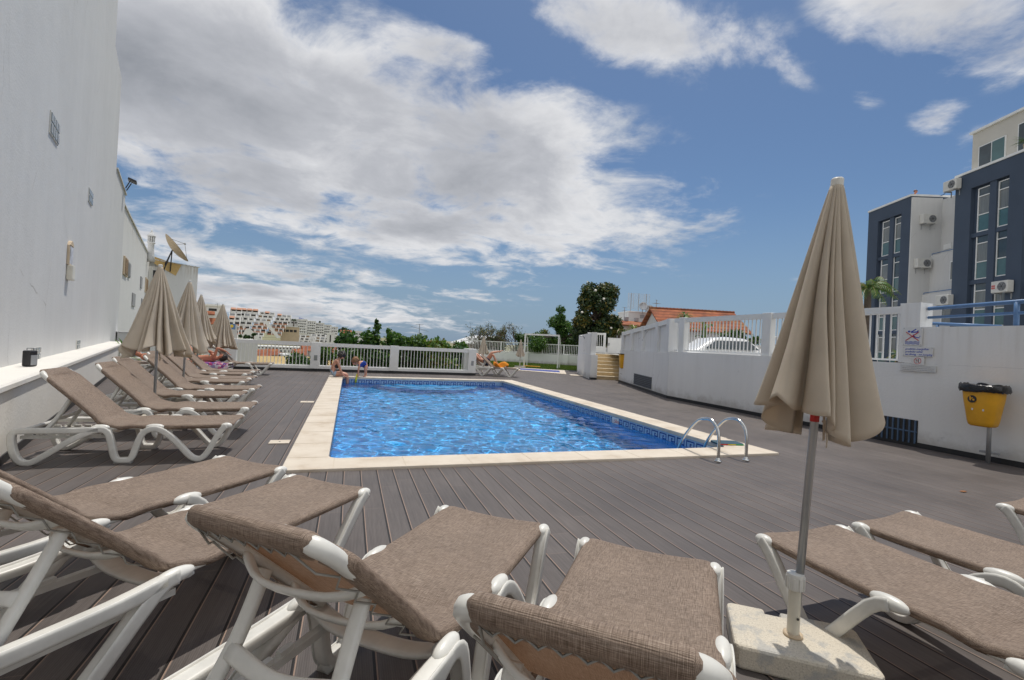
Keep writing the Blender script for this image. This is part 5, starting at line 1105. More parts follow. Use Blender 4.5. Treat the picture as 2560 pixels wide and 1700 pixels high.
    # seat frame
    mb = MB(); mb.tube(smooth_path([(X(.72), -.29, .352), (X(1.3), -.29, .358), (X(1.82), -.287, .366), (X(1.875), -.25, .367), (X(1.885), 0, .366), (X(1.875), .25, .367), (X(1.82), .287, .366), (X(1.3), .29, .358), (X(.72), .29, .352)], 5), 1, 8, flat=(.017, .018), up=(0, 0, 1), sq=.8)
    P['seat_frame'] = (mb, M['plastic'])
    prof = [(.73, .345), (.45, .338), (.14, .340), (.062, .325), (.045, .26), (.065, .14), (.105, .055), (.16, .027), (.225, .04), (.35, .125), (.50, .235), (.63, .31), (.735, .348), (.805, .315), (.842, .20), (.868, .08), (.90, .035), (.95, .03), (1.0, .035), (1.03, .08), (1.06, .19), (1.105, .305), (1.19, .350), (1.29, .318), (1.41, .205), (1.52, .075), (1.585, .029), (1.65, .04), (1.71, .12), (1.77, .25), (1.825, .345), (1.862, .378)]
    vee = [([(.735, .366), (.655, .335), (.44, .085), (.375, .034), (.315, .028), (.265, .06), (.125, .265), (.088, .318), (.115, .343), (.30, .343), (.52, .345), (.69, .362)], .735), ([(1.185, .366), (1.265, .32), (1.45, .075), (1.505, .030), (1.56, .030), (1.61, .07), (1.77, .285), (1.83, .355), (1.862, .380)], 1.20)]
    for nm, sg in (('leg_frame', -1), ('leg_frame.', 1)):
        y0 = .325*sg
        for i_, (pr, cap) in enumerate([(prof, None)] if kind == 'arched' else vee):
            mb = MB(); pa = smooth_path([(X(u), y0, z) for u, z in pr], 3)
            mb.tube(pa, 1, 12, flat=(.032, .024) if kind == 'arched' else (.030, .022), up=(0, 1, 0), sq=.42)
            mb.tube([p+Vector((0, .028*sg, 0)) for p in pa], 1, 8, flat=(.006, .031), up=(0, 1, 0), sq=.7)
            if kind == 'arched': mb.prism([(X(.868), .0), (X(1.022), .0), (X(1.012), .055), (X(.88), .055)], y0-.031, y0+.031, Matrix(((1, 0, 0, 0), (0, 0, 1, 0), (0, 1, 0, 0), (0, 0, 0, 1))))
            for u, z, l in ((.735, .362, .080), (1.20, .366, .085), (1.858, .374, .055)):
                if cap is None or u == cap or (cap == 1.20 and u > 1.5): mb.ball((X(u), y0-.006*sg, z), (l, .034, .032), 16, 10)
            P[nm+'.'*(2*i_)] = (mb, M['plastic'])
    for nm, u, z in (('crossbar', .075, .325), ('crossbar.', 1.30, .31)): P[nm] = (MB().tube([(X(u), -.325, z), (X(u), .325, z)], .02, 8), M['plastic'])
    mb = MB(); mb.tube(smooth_path([(X(.78), -.31, .335), (X(.77), -.15, .285), (X(.77), .15, .285), (X(.78), .31, .335)], 5), 1, 8, flat=(.045, .012), up=(1, 0, 0), sq=.6); P['apron'] = (mb, M['plastic'])
    for nm, sg in (('ratchet_rail', -1), ('ratchet_rail.', 1)):
        mb = MB(); y0 = .245*sg; mb.bx(X(.07), X(.78), y0-.016, y0+.016, .245, .275)
        for k in range(6): mb.bx(X(.10+.09*k), X(.16+.09*k), y0-.012, y0+.012, .2752, .294)
        P[nm] = (mb, M['plastic'])
    return P
def make_lounger(theta, kind):
    t = thing('sun_lounger', '-', 'sun lounger'); objs = {}
    P = lounger_parts(theta, kind)
    for nm, (mb, m) in P.items():
        sm = nm not in ('ratchet_rail', 'ratchet_rail.')
        o = mb.build(nm.rstrip('.'), m, objs.get('back_frame') if nm == 'lacing' else t, sm); objs[nm] = o
        if sm: o.data.polygons.foreach_set('use_smooth', [True]*len(o.data.polygons))
    objs['sling'].data.polygons.foreach_set('use_smooth', [True]*len(objs['sling'].data.polygons)); return t
LG = 'white framed brown sun loungers around the pool'
PROTO = {}
def lounger(fx_, fy_, head, lab, theta=43, sx=1.0, kind='arched'):
    a = rad(head)
    key = (theta, kind)
    if key not in PROTO: PROTO[key] = make_lounger(rad(theta), kind); o = PROTO[key]
    else: o = copy_tree(PROTO[key])
    o.location = (fx_-.95*sx*math.cos(a), fy_-.95*sx*math.sin(a), 0); o.rotation_euler = (0, 0, a); o.scale = (sx, 1, 1); tag(o, lab, 'sun lounger', LG); return o
lounger(-.657, 4.2, 50, 'brown sun lounger nearest the pool corner, its seat behind the frontmost left backrest', 43, 1.07, 'vee')
lounger(-.069, 3.56, 50, 'brown sun lounger at the lower left with its tall white V leg toward the camera', 44, 1.10, 'vee')
lounger(.88, 2.72, 50, 'brown sun lounger in the front row whose laced back and support show from behind')
lounger(1.52, 2.09, 50, 'brown sun lounger at the bottom centre beside the concrete parasol base')
lounger(2.615, 2.14, 91, 'brown sun lounger just behind the pole of the big parasol', 43, 1.0, 'vee')
lounger(3.42, 2.20, 98, 'brown sun lounger second from the big parasol pole, near the right edge')
lounger(5.05, 2.26, 98, 'brown sun lounger cut off by the right edge of the picture')
for i, (x, y, h, lab) in enumerate(((-1.17, 6.21, 0, 'brown sun lounger standing first in the wall row, fully seen from the side'), (-1.22, 7.42, 0, 'brown sun lounger second in the wall row, in front of the first parasol pole'),
        (-1.60, 8.80, -1, 'brown sun lounger just behind the first parasol pole of the wall row'), (-1.54, 9.76, -1, 'brown sun lounger in the wall row just before the second parasol pole'), (-1.95, 11.1, -1, 'brown sun lounger just behind the second parasol pole of the wall row'),
        (-1.97, 11.88, -1, 'brown sun lounger two behind the second parasol pole of the wall row'), (-2.25, 13.0, -2, 'brown sun lounger two before the third parasol pole of the wall row'), (-2.24, 13.93, -1, 'brown sun lounger just before the third parasol pole of the wall row'))):
    lounger(x, y, h, lab, 43, 1.0, 'arched' if i < 2 else 'vee')
lounger(-2.36, 17.45, 2, 'brown sun lounger alone by the fence with its back raised behind the sunbathing woman', 43, 1.0, 'vee')
SBL = lounger(-5.22, 16.3, 182, 'white sun lounger lying flat under the sunbathing woman and her patterned towel', 5, 1.0, 'vee')
p = G(1243, 941); 
F8 = lounger(7.0, 19.25, -26, 'white sun lounger with an orange towel beyond the far end of the pool', 43, 1.0, 'vee')
F9 = lounger(6.75, 20.35, -26, 'brown sun lounger with a reclining person, behind the one with the orange towel', 43, 1.0, 'vee')
HATL = lounger(-3.85, 15.5, -2, 'brown sun lounger lying flat under the person in the straw hat', 5, 1.0, 'vee')
# ================================================================== parasols
def canopy(seed, H=1.22, Rb=.34, flare=.06, droop=.09, drop=0.0):
    rg = np.random.default_rng(seed); NT_, NZ, NP = 520, 44, 17; ph = rg.random(8)*6.28; sw = .9 if seed % 2 else -.9
    th = np.linspace(0, 2*PI, NT_, endpoint=False); V = []
    w8 = np.clip(1+.42*rg.normal(size=NP), .5, 1.8); amp = .35+.65*rg.random(NP); sk = .10+.26*rg.random(NP); out = rg.normal(0, .07, NP)
    cum = np.concatenate([[0], np.cumsum(w8)/w8.sum()])*2*PI
    k = np.clip(np.searchsorted(cum, th, side='right')-1, 0, NP-1); fr = (th-cum[k])/(cum[k+1]-cum[k]); wd = (cum[k+1]-cum[k])/(2*PI/NP)
    k8 = np.floor(th/(2*PI/8)).astype(int) % 8; f8 = (th/(2*PI/8)) % 1; dz = rg.normal(0, .03, 8)
    bell = np.abs(np.sin(PI*fr))**.7
    for i in range(NZ):
        t = i/(NZ-1); R = .026+(Rb-.026)*(t**.95)+flare*max(0, t-.72)**2*7
        g = min(1, .30+t*1.0)
        r = R*(1-(.62*amp[k]*wd**.5)*g*(1-bell)+out[k]*t*bell+.05*np.sin(2*th+ph[0])*t+.012*np.sin(9*th+6*t+ph[3])*t)
        ang = th+sw*sk[k]*wd*g*np.sin(PI*fr)*(.5+.5*t)+.12*t*np.sin(th+ph[1])+.05*np.sin(5*t+ph[4]+2*th)*t
        zb = H+droop*(np.sin(PI*f8)-.6)+dz[k8]*np.sin(PI*f8)+.04*np.sin(th*2+ph[2])+drop*np.exp(-((np.angle(np.exp(1j*(th-5.6))))/.45)**2)
        z = -t*(H+(zb-H)*t**3)
        V.append(np.stack([r*np.cos(ang), r*np.sin(ang), z], -1))
    V = np.concatenate(V); ii = np.arange(NZ*NT_).reshape(NZ, NT_); nx2 = np.roll(ii, -1, 1)
    fs = np.stack([ii[:-1], ii[1:], nx2[1:], nx2[:-1]], -1).reshape(-1, 4)
    return MB().add(V.tolist(), fs.tolist())
slab_poly = [(-.27, -.20), (.27, -.20), (.29, -.18), (.29, -.05), (.29, .17), (.26, .20), (.0, .20), (-.04, .20), (-.04, .155), (-.11, .155), (-.11, .20), (-.27, .20), (-.29, .18), (-.29, -.18)]
def parasol(x, y, top, lab, seed, H=1.22, Rb=.34, lean=(0, 0), rz=0, base=True, flare=.06, zb=0.0, drop=0.0):
    t = thing('beach_parasol', lab, 'parasol', (x, y, zb), 0, 'closed beige parasols'); zc = top-.045-zb; base_z = .11
    Ml = Matrix.Identity(4); Ml[0][2] = lean[0]; Ml[1][2] = lean[1]         # pole leans slightly in its loose socket
    ms = lambda o, T: o.data.transform(T)
    o = canopy(seed, H, Rb, flare, drop=drop).build('canopy', M['canvas'], t, True); ms(o, Matrix.Translation((lean[0]*zc, lean[1]*zc, zc)) @ Matrix(((1, 0, lean[0], 0), (0, 1, lean[1], 0), (0, 0, 1, 0), (0, 0, 0, 1))) @ Matrix.Rotation(rz, 4, 'Z'))
    sd = o.modifiers.new('thickness', 'SOLIDIFY'); sd.thickness = .003; sd.offset = 0
    o = MB().lathe([(.026, 0), (.027, .004), (.027, .036), (.022, .043)], n=18).build('finial', M['plastic'], t, True); ms(o, Ml @ Matrix.Translation((0, 0, zc-.006))); o.modifiers.new('b', 'EDGE_SPLIT')
    o = MB().tube([(0, 0, .2), (0, 0, zc)], .018, 12).build('pole', M['alu'], t, True); ms(o, Ml)
    o = MB().tube(smooth_path([(.03, -.02, zc-H-.02), (.05, -.03, zc-H-.06), (.055, -.03, zc-H-.15)], 4), 1, 4, flat=(.012, .002), up=(0, 0, 1)).build('tie_strap', M['canvas'], t); ms(o, Ml)
    ms(MB().tube([(.02, -.02, zc-H+.1), (.03, -.025, zc-H-.02), (.06, -.01, zc-H-.12)], 1, 4, flat=(.010, .002), up=(1, 0, 0)).build('tie_strap', M['canvas'], t), Ml)
    if seed == 5: o = MB().tube([(0, 0, zc-H-.03), (0, 0, zc-H+.04)], .0195, 12).build('pole_ring', M['red'], t, True); ms(o, Ml)
    b = MB().tube([(0, 0, .10), (0, 0, .335)], .027, 20).build('base_tube', M['plastic_b'], t, True); b.modifiers.new('b', 'EDGE_SPLIT')
    c = MB().lathe([(.029, .325), (.037, .33), (.038, .355), (.0385, .39), (.036, .402), (.022, .405)], n=20).build('collar', M['plastic'], b, True); c.modifiers.new('b', 'EDGE_SPLIT')
    mb = MB()
    for k in range(10): mb.box((.0385*math.cos(k*PI/5), .0385*math.sin(k*PI/5), .36), (.006, .008, .055), rz=k*PI/5)
    mb.build('grip_rib', M['plastic'], b)
    MB().lathe([(.028, .108), (.042, .109), (.042, .119), (.028, .122)], n=20).build('base_ring', M['towncream'], b, True)
    MB().lathe([(.006, 0), (.006, .004)], n=10, M=Matrix.Translation((-.008, -.0275, .2)) @ Matrix.Rotation(PI/2, 4, 'X')).build('screw', M['dark'], b)
    if base:
        s_ = MB().prism(slab_poly, 0.0, .108).build('base_slab', M['concrete'], t, bevel=.014); s_.rotation_euler = (0, 0, SLABR); s_.location = (.02, -.005, 0)
    return t
SLABR = rad(-38)
parasol(2.057, 1.681, 2.30, 'big closed beige parasol in front of the right wall, in a pale concrete slab base', 5, 1.10, .255, (.048, -.016), rz=2.2, flare=.02, drop=.10)
SLABR = rad(3)
parasol(-2.64, 8.20, 2.33, 'closed beige parasol first in the wall row, with the widest canopy', 8, 1.22, .39, (-.01, 0), rz=.4)
parasol(-2.95, 10.50, 2.33, 'closed beige parasol second in the wall row', 3, 1.22, .37, (.01, 0), rz=1.3)
parasol(-3.80, 14.55, 2.33, 'closed beige parasol third in the wall row', 6, 1.22, .36, (.01, 0), rz=.7)
parasol(-4.36, 17.0, 2.33, 'closed beige parasol almost hidden behind the third one', 9, 1.22, .36, rz=2.4)
parasol(-3.95, 17.6, 2.26, 'closed beige parasol standing alone by the fence in front of the town', 10, 1.38, .46, rz=2.9)
a_, b_ = D(1210, 838, 29), D(1303, 842, 29)
parasol(a_.x, a_.y, 1.82, 'closed pinkish beige parasol on the lawn behind the orange towel lounger', 12, 1.0, .34, rz=1.1)
parasol(b_.x, b_.y, 1.74, 'closed narrow beige parasol at the left post of the goal frame', 14, .95, .27, rz=.2)
# ================================================================== plants and small things by the ledge
p = D(322, 893, 15.3); pz = D(322, 893, 15.3).z
t = thing('potted_plant', 'green leafy plant in a stone trough at the far end of the ledge', 'potted plant', (p.x, p.y, 0))
MB().prism(rrect(-.42, .42, -.22, .22, .05), 0, max(.2, pz), None).build('trough', M['ledge'], t, bevel=.02); mb = MB(); fan_leaves(mb, (0, 0, max(.2, pz)), 34, .60, .055, .35, 8, 1.1); mb.build('leaves', [M['leafg'], M['leafg2']], t)
p = D(293, 885, 16); t = thing('white_post', 'short round white post at the end of the ledge', 'post', (p.x, p.y, 0)); MB().lathe([(.2, 0), (.2, p.z+.25), (.16, p.z+.3)], n=18).build('shaft', M['wall'], t, True)
MB().lathe([(.23, p.z+.18), (.23, p.z+.24), (.2, p.z+.25)], n=18).build('cap', M['wall'], t, True)
p = D(322, 845, 19); t = thing('garden_cupboard', 'small white rendered box standing behind the plant', 'box', (p.x, p.y, 0), LR); MB().box((0, 0, .55), (.7, .6, 1.1)).build('body', M['wall'], t, bevel=.02); MB().box((.0, 0, 1.12), (.76, .66, .04)).build('lid', M['wall'], t)
o = MB().ball((0, 0, 0), (.05, .025, .006), 6, 4).build('dry_leaf', mat('dry_leaf', (.25, .10, .03), .8)); q = G(2408, 1230); o.location = (q.x, q.y, .008); tag(o, 'small brown dry leaf lying on the deck at the right', 'leaf')
# ================================================================== people
def figure(name, parent, J, B, m, root, lev=1):
    names = list(J); me = bpy.data.meshes.new(name); me.from_pydata([J[k][0] for k in names], [(names.index(a), names.index(b)) for a, b in B], [])
    o = bpy.data.objects.new(name, me); COL.objects.link(o)
    sk = o.modifiers.new('skin', 'SKIN'); sk.use_smooth_shade = True; sk.branch_smoothing = .3
    for i, k in enumerate(names):
        r = J[k][1]; me.skin_vertices[0].data[i].radius = r if isinstance(r, tuple) else (r, r); me.skin_vertices[0].data[i].use_root = (k == root)
    if lev: s_ = o.modifiers.new('sub', 'SUBSURF'); s_.levels = lev; s_.render_levels = lev
    arc_mesh(o); o.data.materials.clear(); o.data.materials.append(m); o.data.polygons.foreach_set('use_smooth', [True]*len(o.data.polygons)); o.parent = parent; return o
def limb(J, B, chain):
    for (a, p, r) in chain: J[a] = (p, r)
    for x, y in zip(chain[:-1], chain[1:]): B.append((x[0], y[0]))
def hand(J, B, wrist, d, sd, k, curl=.3, s=1.0):
    w = Vector(J[wrist][0]); d = Vector(d).normalized(); sd = Vector(sd).normalized(); n = d.cross(sd); pm = w+d*.075*s; J[k+'palm'] = (tuple(pm), (.034*s, .015*s)); B.append((wrist, k+'palm'))
    for i, l in enumerate((.070, .078, .072, .058)):
        a = pm+sd*(.024-.016*i)*s+d*.02*s; b = a+(d+n*curl*.5).normalized()*l*.5*s; e = b+(d+n*curl*1.4).normalized()*l*.5*s
        J[k+'f%da' % i] = (tuple(a), .009*s); J[k+'f%db' % i] = (tuple(b), .0085*s); J[k+'f%dc' % i] = (tuple(e), .007*s); B.extend([(k+'palm', k+'f%da' % i), (k+'f%da' % i, k+'f%db' % i), (k+'f%db' % i, k+'f%dc' % i)])
    a = w+d*.03*s+sd*.03*s; b = a+(d*.6+sd*.8).normalized()*.05*s; J[k+'t1'] = (tuple(a), .011*s); J[k+'t2'] = (tuple(b), .008*s); B.extend([(wrist, k+'t1'), (k+'t1', k+'t2')])
def foot(J, B, ankle, d, k, s=1.0):
    a = Vector(J[ankle][0]); d = Vector(d).normalized(); J[k+'heel'] = (tuple(a-d*.03*s+Vector((0, 0, -.045*s))), .03*s); J[k+'ball'] = (tuple(a+d*.12*s+Vector((0, 0, -.055*s))), (.040*s, .020*s)); J[k+'toe'] = (tuple(a+d*.18*s+Vector((0, 0, -.06*s))), (.036*s, .013*s)); B.extend([(ankle, k+'heel'), (ankle, k+'ball'), (k+'ball', k+'toe')])
def head(J, B, neck, c, face, up, s=1.0):
    c = Vector(c); f = Vector(face).normalized(); u = Vector(up).normalized(); sd = f.cross(u)
    J['skull'] = (tuple(c), (.078*s, .088*s)); J['crown'] = (tuple(c+u*.055*s-f*.012*s), .068*s); J['jaw'] = (tuple(c-u*.055*s+f*.035*s), .048*s); J['chin'] = (tuple(c-u*.088*s+f*.055*s), .022*s)
    J['nose'] = (tuple(c+f*.098*s-u*.012*s), .013*s); B.extend([(neck, 'skull'), ('skull', 'crown'), ('skull', 'jaw'), ('jaw', 'chin'), ('skull', 'nose')])
    for sg, k in ((1, 'l'), (-1, 'r')): J['ear'+k] = (tuple(c+sd*sg*.088*s-u*.01*s), (.010*s, .024*s)); B.append(('skull', 'ear'+k))
    return c, f, u, sd
def face_bits(parent, H, s=1.0, lips=True):
    c, f, u, sd = H; mb = MB()
    for sg in (-1, 1): mb.ball(c+f*.080*s+sd*sg*.032*s+u*.008*s, .011*s, 8, 6)
    mb.build('eyes', M['dark'], parent, True); MB().tube([c+f*.083*s-u*.045*s-sd*.022*s, c+f*.094*s-u*.046*s, c+f*.083*s-u*.045*s+sd*.022*s], .006*s, 6).build('mouth', M['red'], parent, True)
def hair_cap(parent, H, m, s=1.0, back=.03, length=0.0):
    c, f, u, sd = H; mb = MB(); R_ = Matrix((tuple(sd)+(0,), tuple(f)+(0,), tuple(u)+(0,), (0, 0, 0, 1))).transposed(); Mt = Matrix.Translation(c-f*back*s+u*.028*s) @ R_
    mb.ball((0, 0, 0), (.096*s, .100*s, .090*s), 16, 10, Mt)
    if length: 
        for k in range(9): a = PI*(1.05+.9*k/8); mb.tube(smooth_path([c-f*back*s+sd*.09*s*math.cos(a)+f*.085*s*math.sin(a)+u*.03*s, c-f*back*s+sd*.098*s*math.cos(a)+f*.09*s*math.sin(a)-u*length*.5, c-f*back*s+sd*.09*s*math.cos(a)+f*.085*s*math.sin(a)-u*length], 3), [.03*s]*4+[.028*s, .024*s, .012*s], 6)
    rg = random.Random(3)
    for k in range(26):
        d = Vector((rg.gauss(0, 1), rg.gauss(-.3, 1), rg.gauss(.4, 1))).normalized(); mb.ball(Mt @ Vector((d.x*.086*s, d.y*.09*s, d.z*.082*s)), .024*s, 7, 5)
    return mb.build('hair', m, parent, True)
# --- woman seated on the far left pool corner
t = thing('person', 'woman in light denim shorts and black top sitting on the pool edge, head bowed', 'person', (-.53, 16.92, .032), rad(4)); t.scale = (1.08, 1.08, 1.08)
J, B = {}, []
limb(J, B, [('pelvis', (0, 0, .12), (.15, .12)), ('belly', (.035, 0, .25), (.115, .095)), ('chest', (.11, 0, .40), (.135, .10)), ('upper', (.16, 0, .49), (.10, .075)), ('neckb', (.20, 0, .545), .048), ('neck', (.245, 0, .585), .045)])
Hd = head(J, B, 'neck', (.31, -.01, .655), (.80, .05, -.58), (.55, 0, .82))
for sg, k in ((1, 'l'), (-1, 'r')):
    limb(J, B, [('upper', (.16, 0, .49), (.10, .075)), (k+'sh', (.165, .155*sg, .49), .052), (k+'el', (.245, .205*sg, .25), .036), (k+'wr', (.345, .185*sg, .045), .026)]); hand(J, B, k+'wr', (.9, -.1*sg, -.35), (0, -sg, 0), k+'h', .2)
    limb(J, B, [('pelvis', (0, 0, .12), (.15, .12)), (k+'hip', (.08, .085*sg, .095), .090), (k+'th', (.25, .09*sg, .095), .078), (k+'kn', (.46, .09*sg, .075), .055), (k+'ca', (.48, .09*sg, -.12), .052), (k+'an', (.47, .09*sg, -.36), .034)]); foot(J, B, k+'an', (1, 0, -.5), k+'ft')
figure('body', t, J, B, M['skin'], 'pelvis', 2); face_bits(t, Hd)
J2 = {'p': ((-.005, 0, .12), (.162, .132)), 'b': ((.02, 0, .215), (.128, .108))}; B2 = [('p', 'b')]
for sg, k in ((1, 'l'), (-1, 'r')): J2[k+'h'] = ((.075, .085*sg, .10), .098); J2[k+'t'] = ((.19, .092*sg, .10), .094); B2 += [('p', k+'h'), (k+'h', k+'t')]
figure('shorts', t, J2, B2, M['denim'], 'p', 2)
J3 = {'a': ((.05, 0, .265), (.122, .101)), 'b': ((.085, 0, .33), (.130, .105)), 'c': ((.145, 0, .43), (.128, .09))}; figure('top', t, {k: ((v[0][0]+.035, 0, v[0][2]), v[1]) for k, v in J3.items()}, [('a', 'b'), ('b', 'c')], M['black'], 'a', 2)
hair_cap(t, Hd, M['hair'], 1.12, .02, .10)
# --- child bending over the far coping with a yellow toy
t = thing('person', 'small child in a blue shirt bending over the far pool edge', 'person', (.46, 17.20, .032), rad(0)); t.scale = (1.3, 1.3, 1.3)
J, B = {}, []
limb(J, B, [('pelvis', (.09, .03, .335), (.085, .075)), ('belly', (.02, .0, .37), .078), ('chest', (-.06, -.03, .36), (.085, .075)), ('neck', (-.125, -.05, .375), .036)])
Hd = head(J, B, 'neck', (-.19, -.07, .40), (-.75, -.3, -.55), (-.5, -.1, .8), .92)
for sg, k in ((1, 'l'), (-1, 'r')):
    limb(J, B, [('chest', (-.06, -.03, .36), (.085, .075)), (k+'sh', (-.07, -.03+.09*sg, .355), .034), (k+'el', (-.09, -.08+.09*sg, .22), .025), (k+'wr', (-.10, -.13+.05*sg, .10), .02)]); hand(J, B, k+'wr', (0, -.4, -.9), (0.9, 0, 0), k+'h', .5, .62)
    limb(J, B, [('pelvis', (.09, .03, .335), (.085, .075)), (k+'hip', (.10, .03+.055*sg, .30), .055), (k+'kn', (.085, -.01+.07*sg, .17), .04), (k+'an', (.10, .03+.07*sg, .045), .025)]); foot(J, B, k+'an', (-.5, -.8, 0), k+'ft', .6)
figure('body', t, J, B, M['skin'], 'pelvis', 2); face_bits(t, Hd, .92)
bs = mat('royal_blue_cloth', (.012, .045, .26), .8, .15, 20)
J2 = {'p': ((.10, .03, .325), (.125, .11)), 'b': ((.02, 0, .365), .115), 'c': ((-.055, -.03, .36), (.112, .10))}; B2 = [('p', 'b'), ('b', 'c')]
for sg, k in ((1, 'l'), (-1, 'r')): J2[k] = ((-.085, -.06+.10*sg, .27), .04); J2['h'+k] = ((.10, .03+.058*sg, .25), .064); B2 += [('c', k), ('p', 'h'+k)]
figure('blue_outfit', t, J2, B2, bs, 'p', 2); hair_cap(t, Hd, M['fair'], .98, .02)
t = thing('water_toy', 'yellow water toy held by the child over the pool', 'toy', (.30, 17.01, .02)); yt = mat('neon_yellow_plastic', (.70, .66, .02), .35, .05)
MB().tube([(0, 0, .11), (-.02, -.05, -.02), (-.045, -.09, -.17)], [.028, .034, .03], 10).build('barrel', yt, t, True); MB().tube([(-.045, -.09, -.16), (-.05, -.10, -.22)], .016, 8).build('nozzle', M['orange'], t, True); MB().tube([(.0, .0, .1), (.06, .01, .05)], .018, 8).build('grip', yt, t, True)
# --- woman sunbathing
Lx, Ly = SBL.location.x, SBL.location.y
t = thing('person', 'woman in a green bikini sunbathing on her back, knees up and arms over her face', 'person', (Lx+.12, Ly, .40), 0)
J, B = {}, []
limb(J, B, [('pelvis', (-.12, 0, .13), (.11, .155)), ('belly', (.04, 0, .12), (.095, .125)), ('chest', (.22, 0, .135), (.105, .145)), ('upper', (.34, 0, .14), (.08, .11)), ('neck', (.45, 0, .16), .046)])
Hd = head(J, B, 'neck', (.555, 0, .20), (-.25, -.1, .96), (.96, 0, .25))
for sg, k in ((1, 'l'), (-1, 'r')):
    if sg < 0: limb(J, B, [('upper', (.34, 0, .14), (.08, .11)), (k+'sh', (.36, .155*sg, .15), .05), (k+'el', (.44, .17*sg, .47), .038), (k+'wr', (.66, .05*sg, .36), .027)]); hand(J, B, k+'wr', (.6, .3, -.7), (0, 1, 0), k+'h', .4)
    else: limb(J, B, [('upper', (.34, 0, .14), (.08, .11)), (k+'sh', (.34, .155*sg, .15), .05), (k+'el', (.12, .22*sg, .36), .038), (k+'wr', (.28, .02, .32), .027)]); hand(J, B, k+'wr', (.5, -.8, 0), (1, 0, 0), k+'h', .4)
    limb(J, B, [('pelvis', (-.12, 0, .13), (.11, .155)), (k+'hip', (-.20, .09*sg, .13), .092), (k+'th', (-.31, .10*sg, .33), .080), (k+'kn', (-.42, (.10+.03*(sg > 0))*sg, .55), .056), (k+'ca', (-.53, .10*sg, .36), .055), (k+'an', (-.66, .10*sg, .09), .036)]); foot(J, B, k+'an', (-1, 0, 0), k+'ft')
figure('body', t, J, B, M['skin2'], 'pelvis', 2); face_bits(t, Hd)
bk_ = mat('teal_pattern_cloth', (.05, .14, .13), .7, .6, 30)
figure('bikini_bottom', t, {'a': ((-.14, 0, .13), (.122, .168)), 'b': ((-.06, 0, .125), (.112, .15))}, [('a', 'b')], bk_, 'a', 2); figure('bikini_top', t, {'a': ((.18, 0, .14), (.113, .148)), 'b': ((.26, 0, .145), (.113, .15))}, [('a', 'b')], bk_, 'a', 2); hair_cap(t, Hd, M['hair'], 1.0, .03, .08)
def towel(name, lab, cx, cy, cz, lx, ly, rz, m, seed, amp=.03, hang=.0):
    r_ = np.random.default_rng(seed); n = 26; g = np.linspace(-.5, .5, n); A, B_ = np.meshgrid(g, g); p = r_.random(8)*6
    Z = amp*(np.sin(7*A+p[0]+2*np.sin(4*B_+p[1]))+.6*np.sin(13*B_+p[2]+3*A))+amp*1.2
    ed = np.clip(np.abs(B_)-.36, 0, 1); Z = Z-hang*ed/.14; Yv = B_*ly*(1-.5*hang*ed/.14)
    vs = np.stack([A*lx, Yv, Z], -1).reshape(-1, 3).tolist(); fs = [(j*n+i, j*n+i+1, (j+1)*n+i+1, (j+1)*n+i) for j in range(n-1) for i in range(n-1)]
    o = MB().add(vs, fs).build(name, m, None, True); o.location = (cx, cy, cz); o.rotation_euler = (0, 0, rz); sd = o.modifiers.new('thick', 'SOLIDIFY'); sd.thickness = .012; return tag(o, lab, 'towel')
pm, t_, b_ = newmat('patterned_towel'); vv = t_.node('ShaderNodeTexVoronoi'); t_.put(vv.inputs['Vector'], t_.obj()); vv.inputs['Scale'].default_value = 14
t_.put(b_.inputs['Base Color'], t_.ramp(vv.outputs['Color'], [(.2, (.02, .03, .22, 1)), (.45, (.45, .05, .16, 1)), (.6, (.7, .66, .66, 1)), (.8, (.10, .04, .25, 1))])); b_.inputs['Roughness'].default_value = .9
towel('beach_towel', 'purple and red patterned towel hanging over the lounger under the sunbathing woman', Lx+.38, Ly-.05, .412, 1.05, .86, 0, pm, 3, .012, .20)
# --- person in straw hat
Lx, Ly = HATL.location.x, HATL.location.y
t = thing('person', 'person in a straw hat lying back on a lounger behind the first parasol', 'person', (Lx, Ly, 0), rad(-2)); J, B = {}, []
limb(J, B, [('pelvis', (-.02, 0, .53), (.12, .16)), ('belly', (-.18, 0, .53), (.11, .13)), ('chest', (-.37, 0, .55), (.12, .15)), ('upper', (-.50, 0, .57), (.085, .11)), ('neck', (-.60, 0, .60), .048)]); Hd = head(J, B, 'neck', (-.70, 0, .66), (.45, 0, .85), (-.88, 0, .45))
for sg, k in ((1, 'l'), (-1, 'r')):
    limb(J, B, [('upper', (-.50, 0, .57), (.085, .11)), (k+'sh', (-.49, .165*sg, .56), .052), (k+'el', (-.27, .25*sg, .52), .038), (k+'wr', (-.10, .12*sg, .66), .027)]); hand(J, B, k+'wr', (1, -.3*sg, -.1), (0, -sg, 0), k+'h', .3)
    limb(J, B, [('pelvis', (-.02, 0, .53), (.12, .16)), (k+'hip', (.06, .09*sg, .51), .09), (k+'kn', (.40, .10*sg, .52), .058), (k+'an', (.78, .11*sg, .45), .036)]); foot(J, B, k+'an', (.5, 0, .9), k+'ft')
figure('body', t, J, B, M['skin2'], 'pelvis', 2); face_bits(t, Hd)
figure('red_swimsuit', t, {'a': ((-.01, 0, .53), (.132, .172)), 'b': ((-.18, 0, .535), (.122, .142)), 'c': ((-.37, 0, .555), (.128, .158))}, [('a', 'b'), ('b', 'c')], mat('coral_cloth', (.50, .10, .06), .8, .1), 'a', 2)
Rm = Vector((-.80, 0, .6)).to_track_quat('Z', 'Y').to_matrix().to_4x4(); hm = mat('straw', (.42, .27, .12), .85, .2, 30)
h_ = MB().lathe([(.20, .03), (.21, .04), (.115, .055), (.11, .13), (.08, .165), (.01, .17)], n=22, M=Matrix.Translation((-.715, 0, .67)) @ Rm).build('straw_hat', hm, t, True)
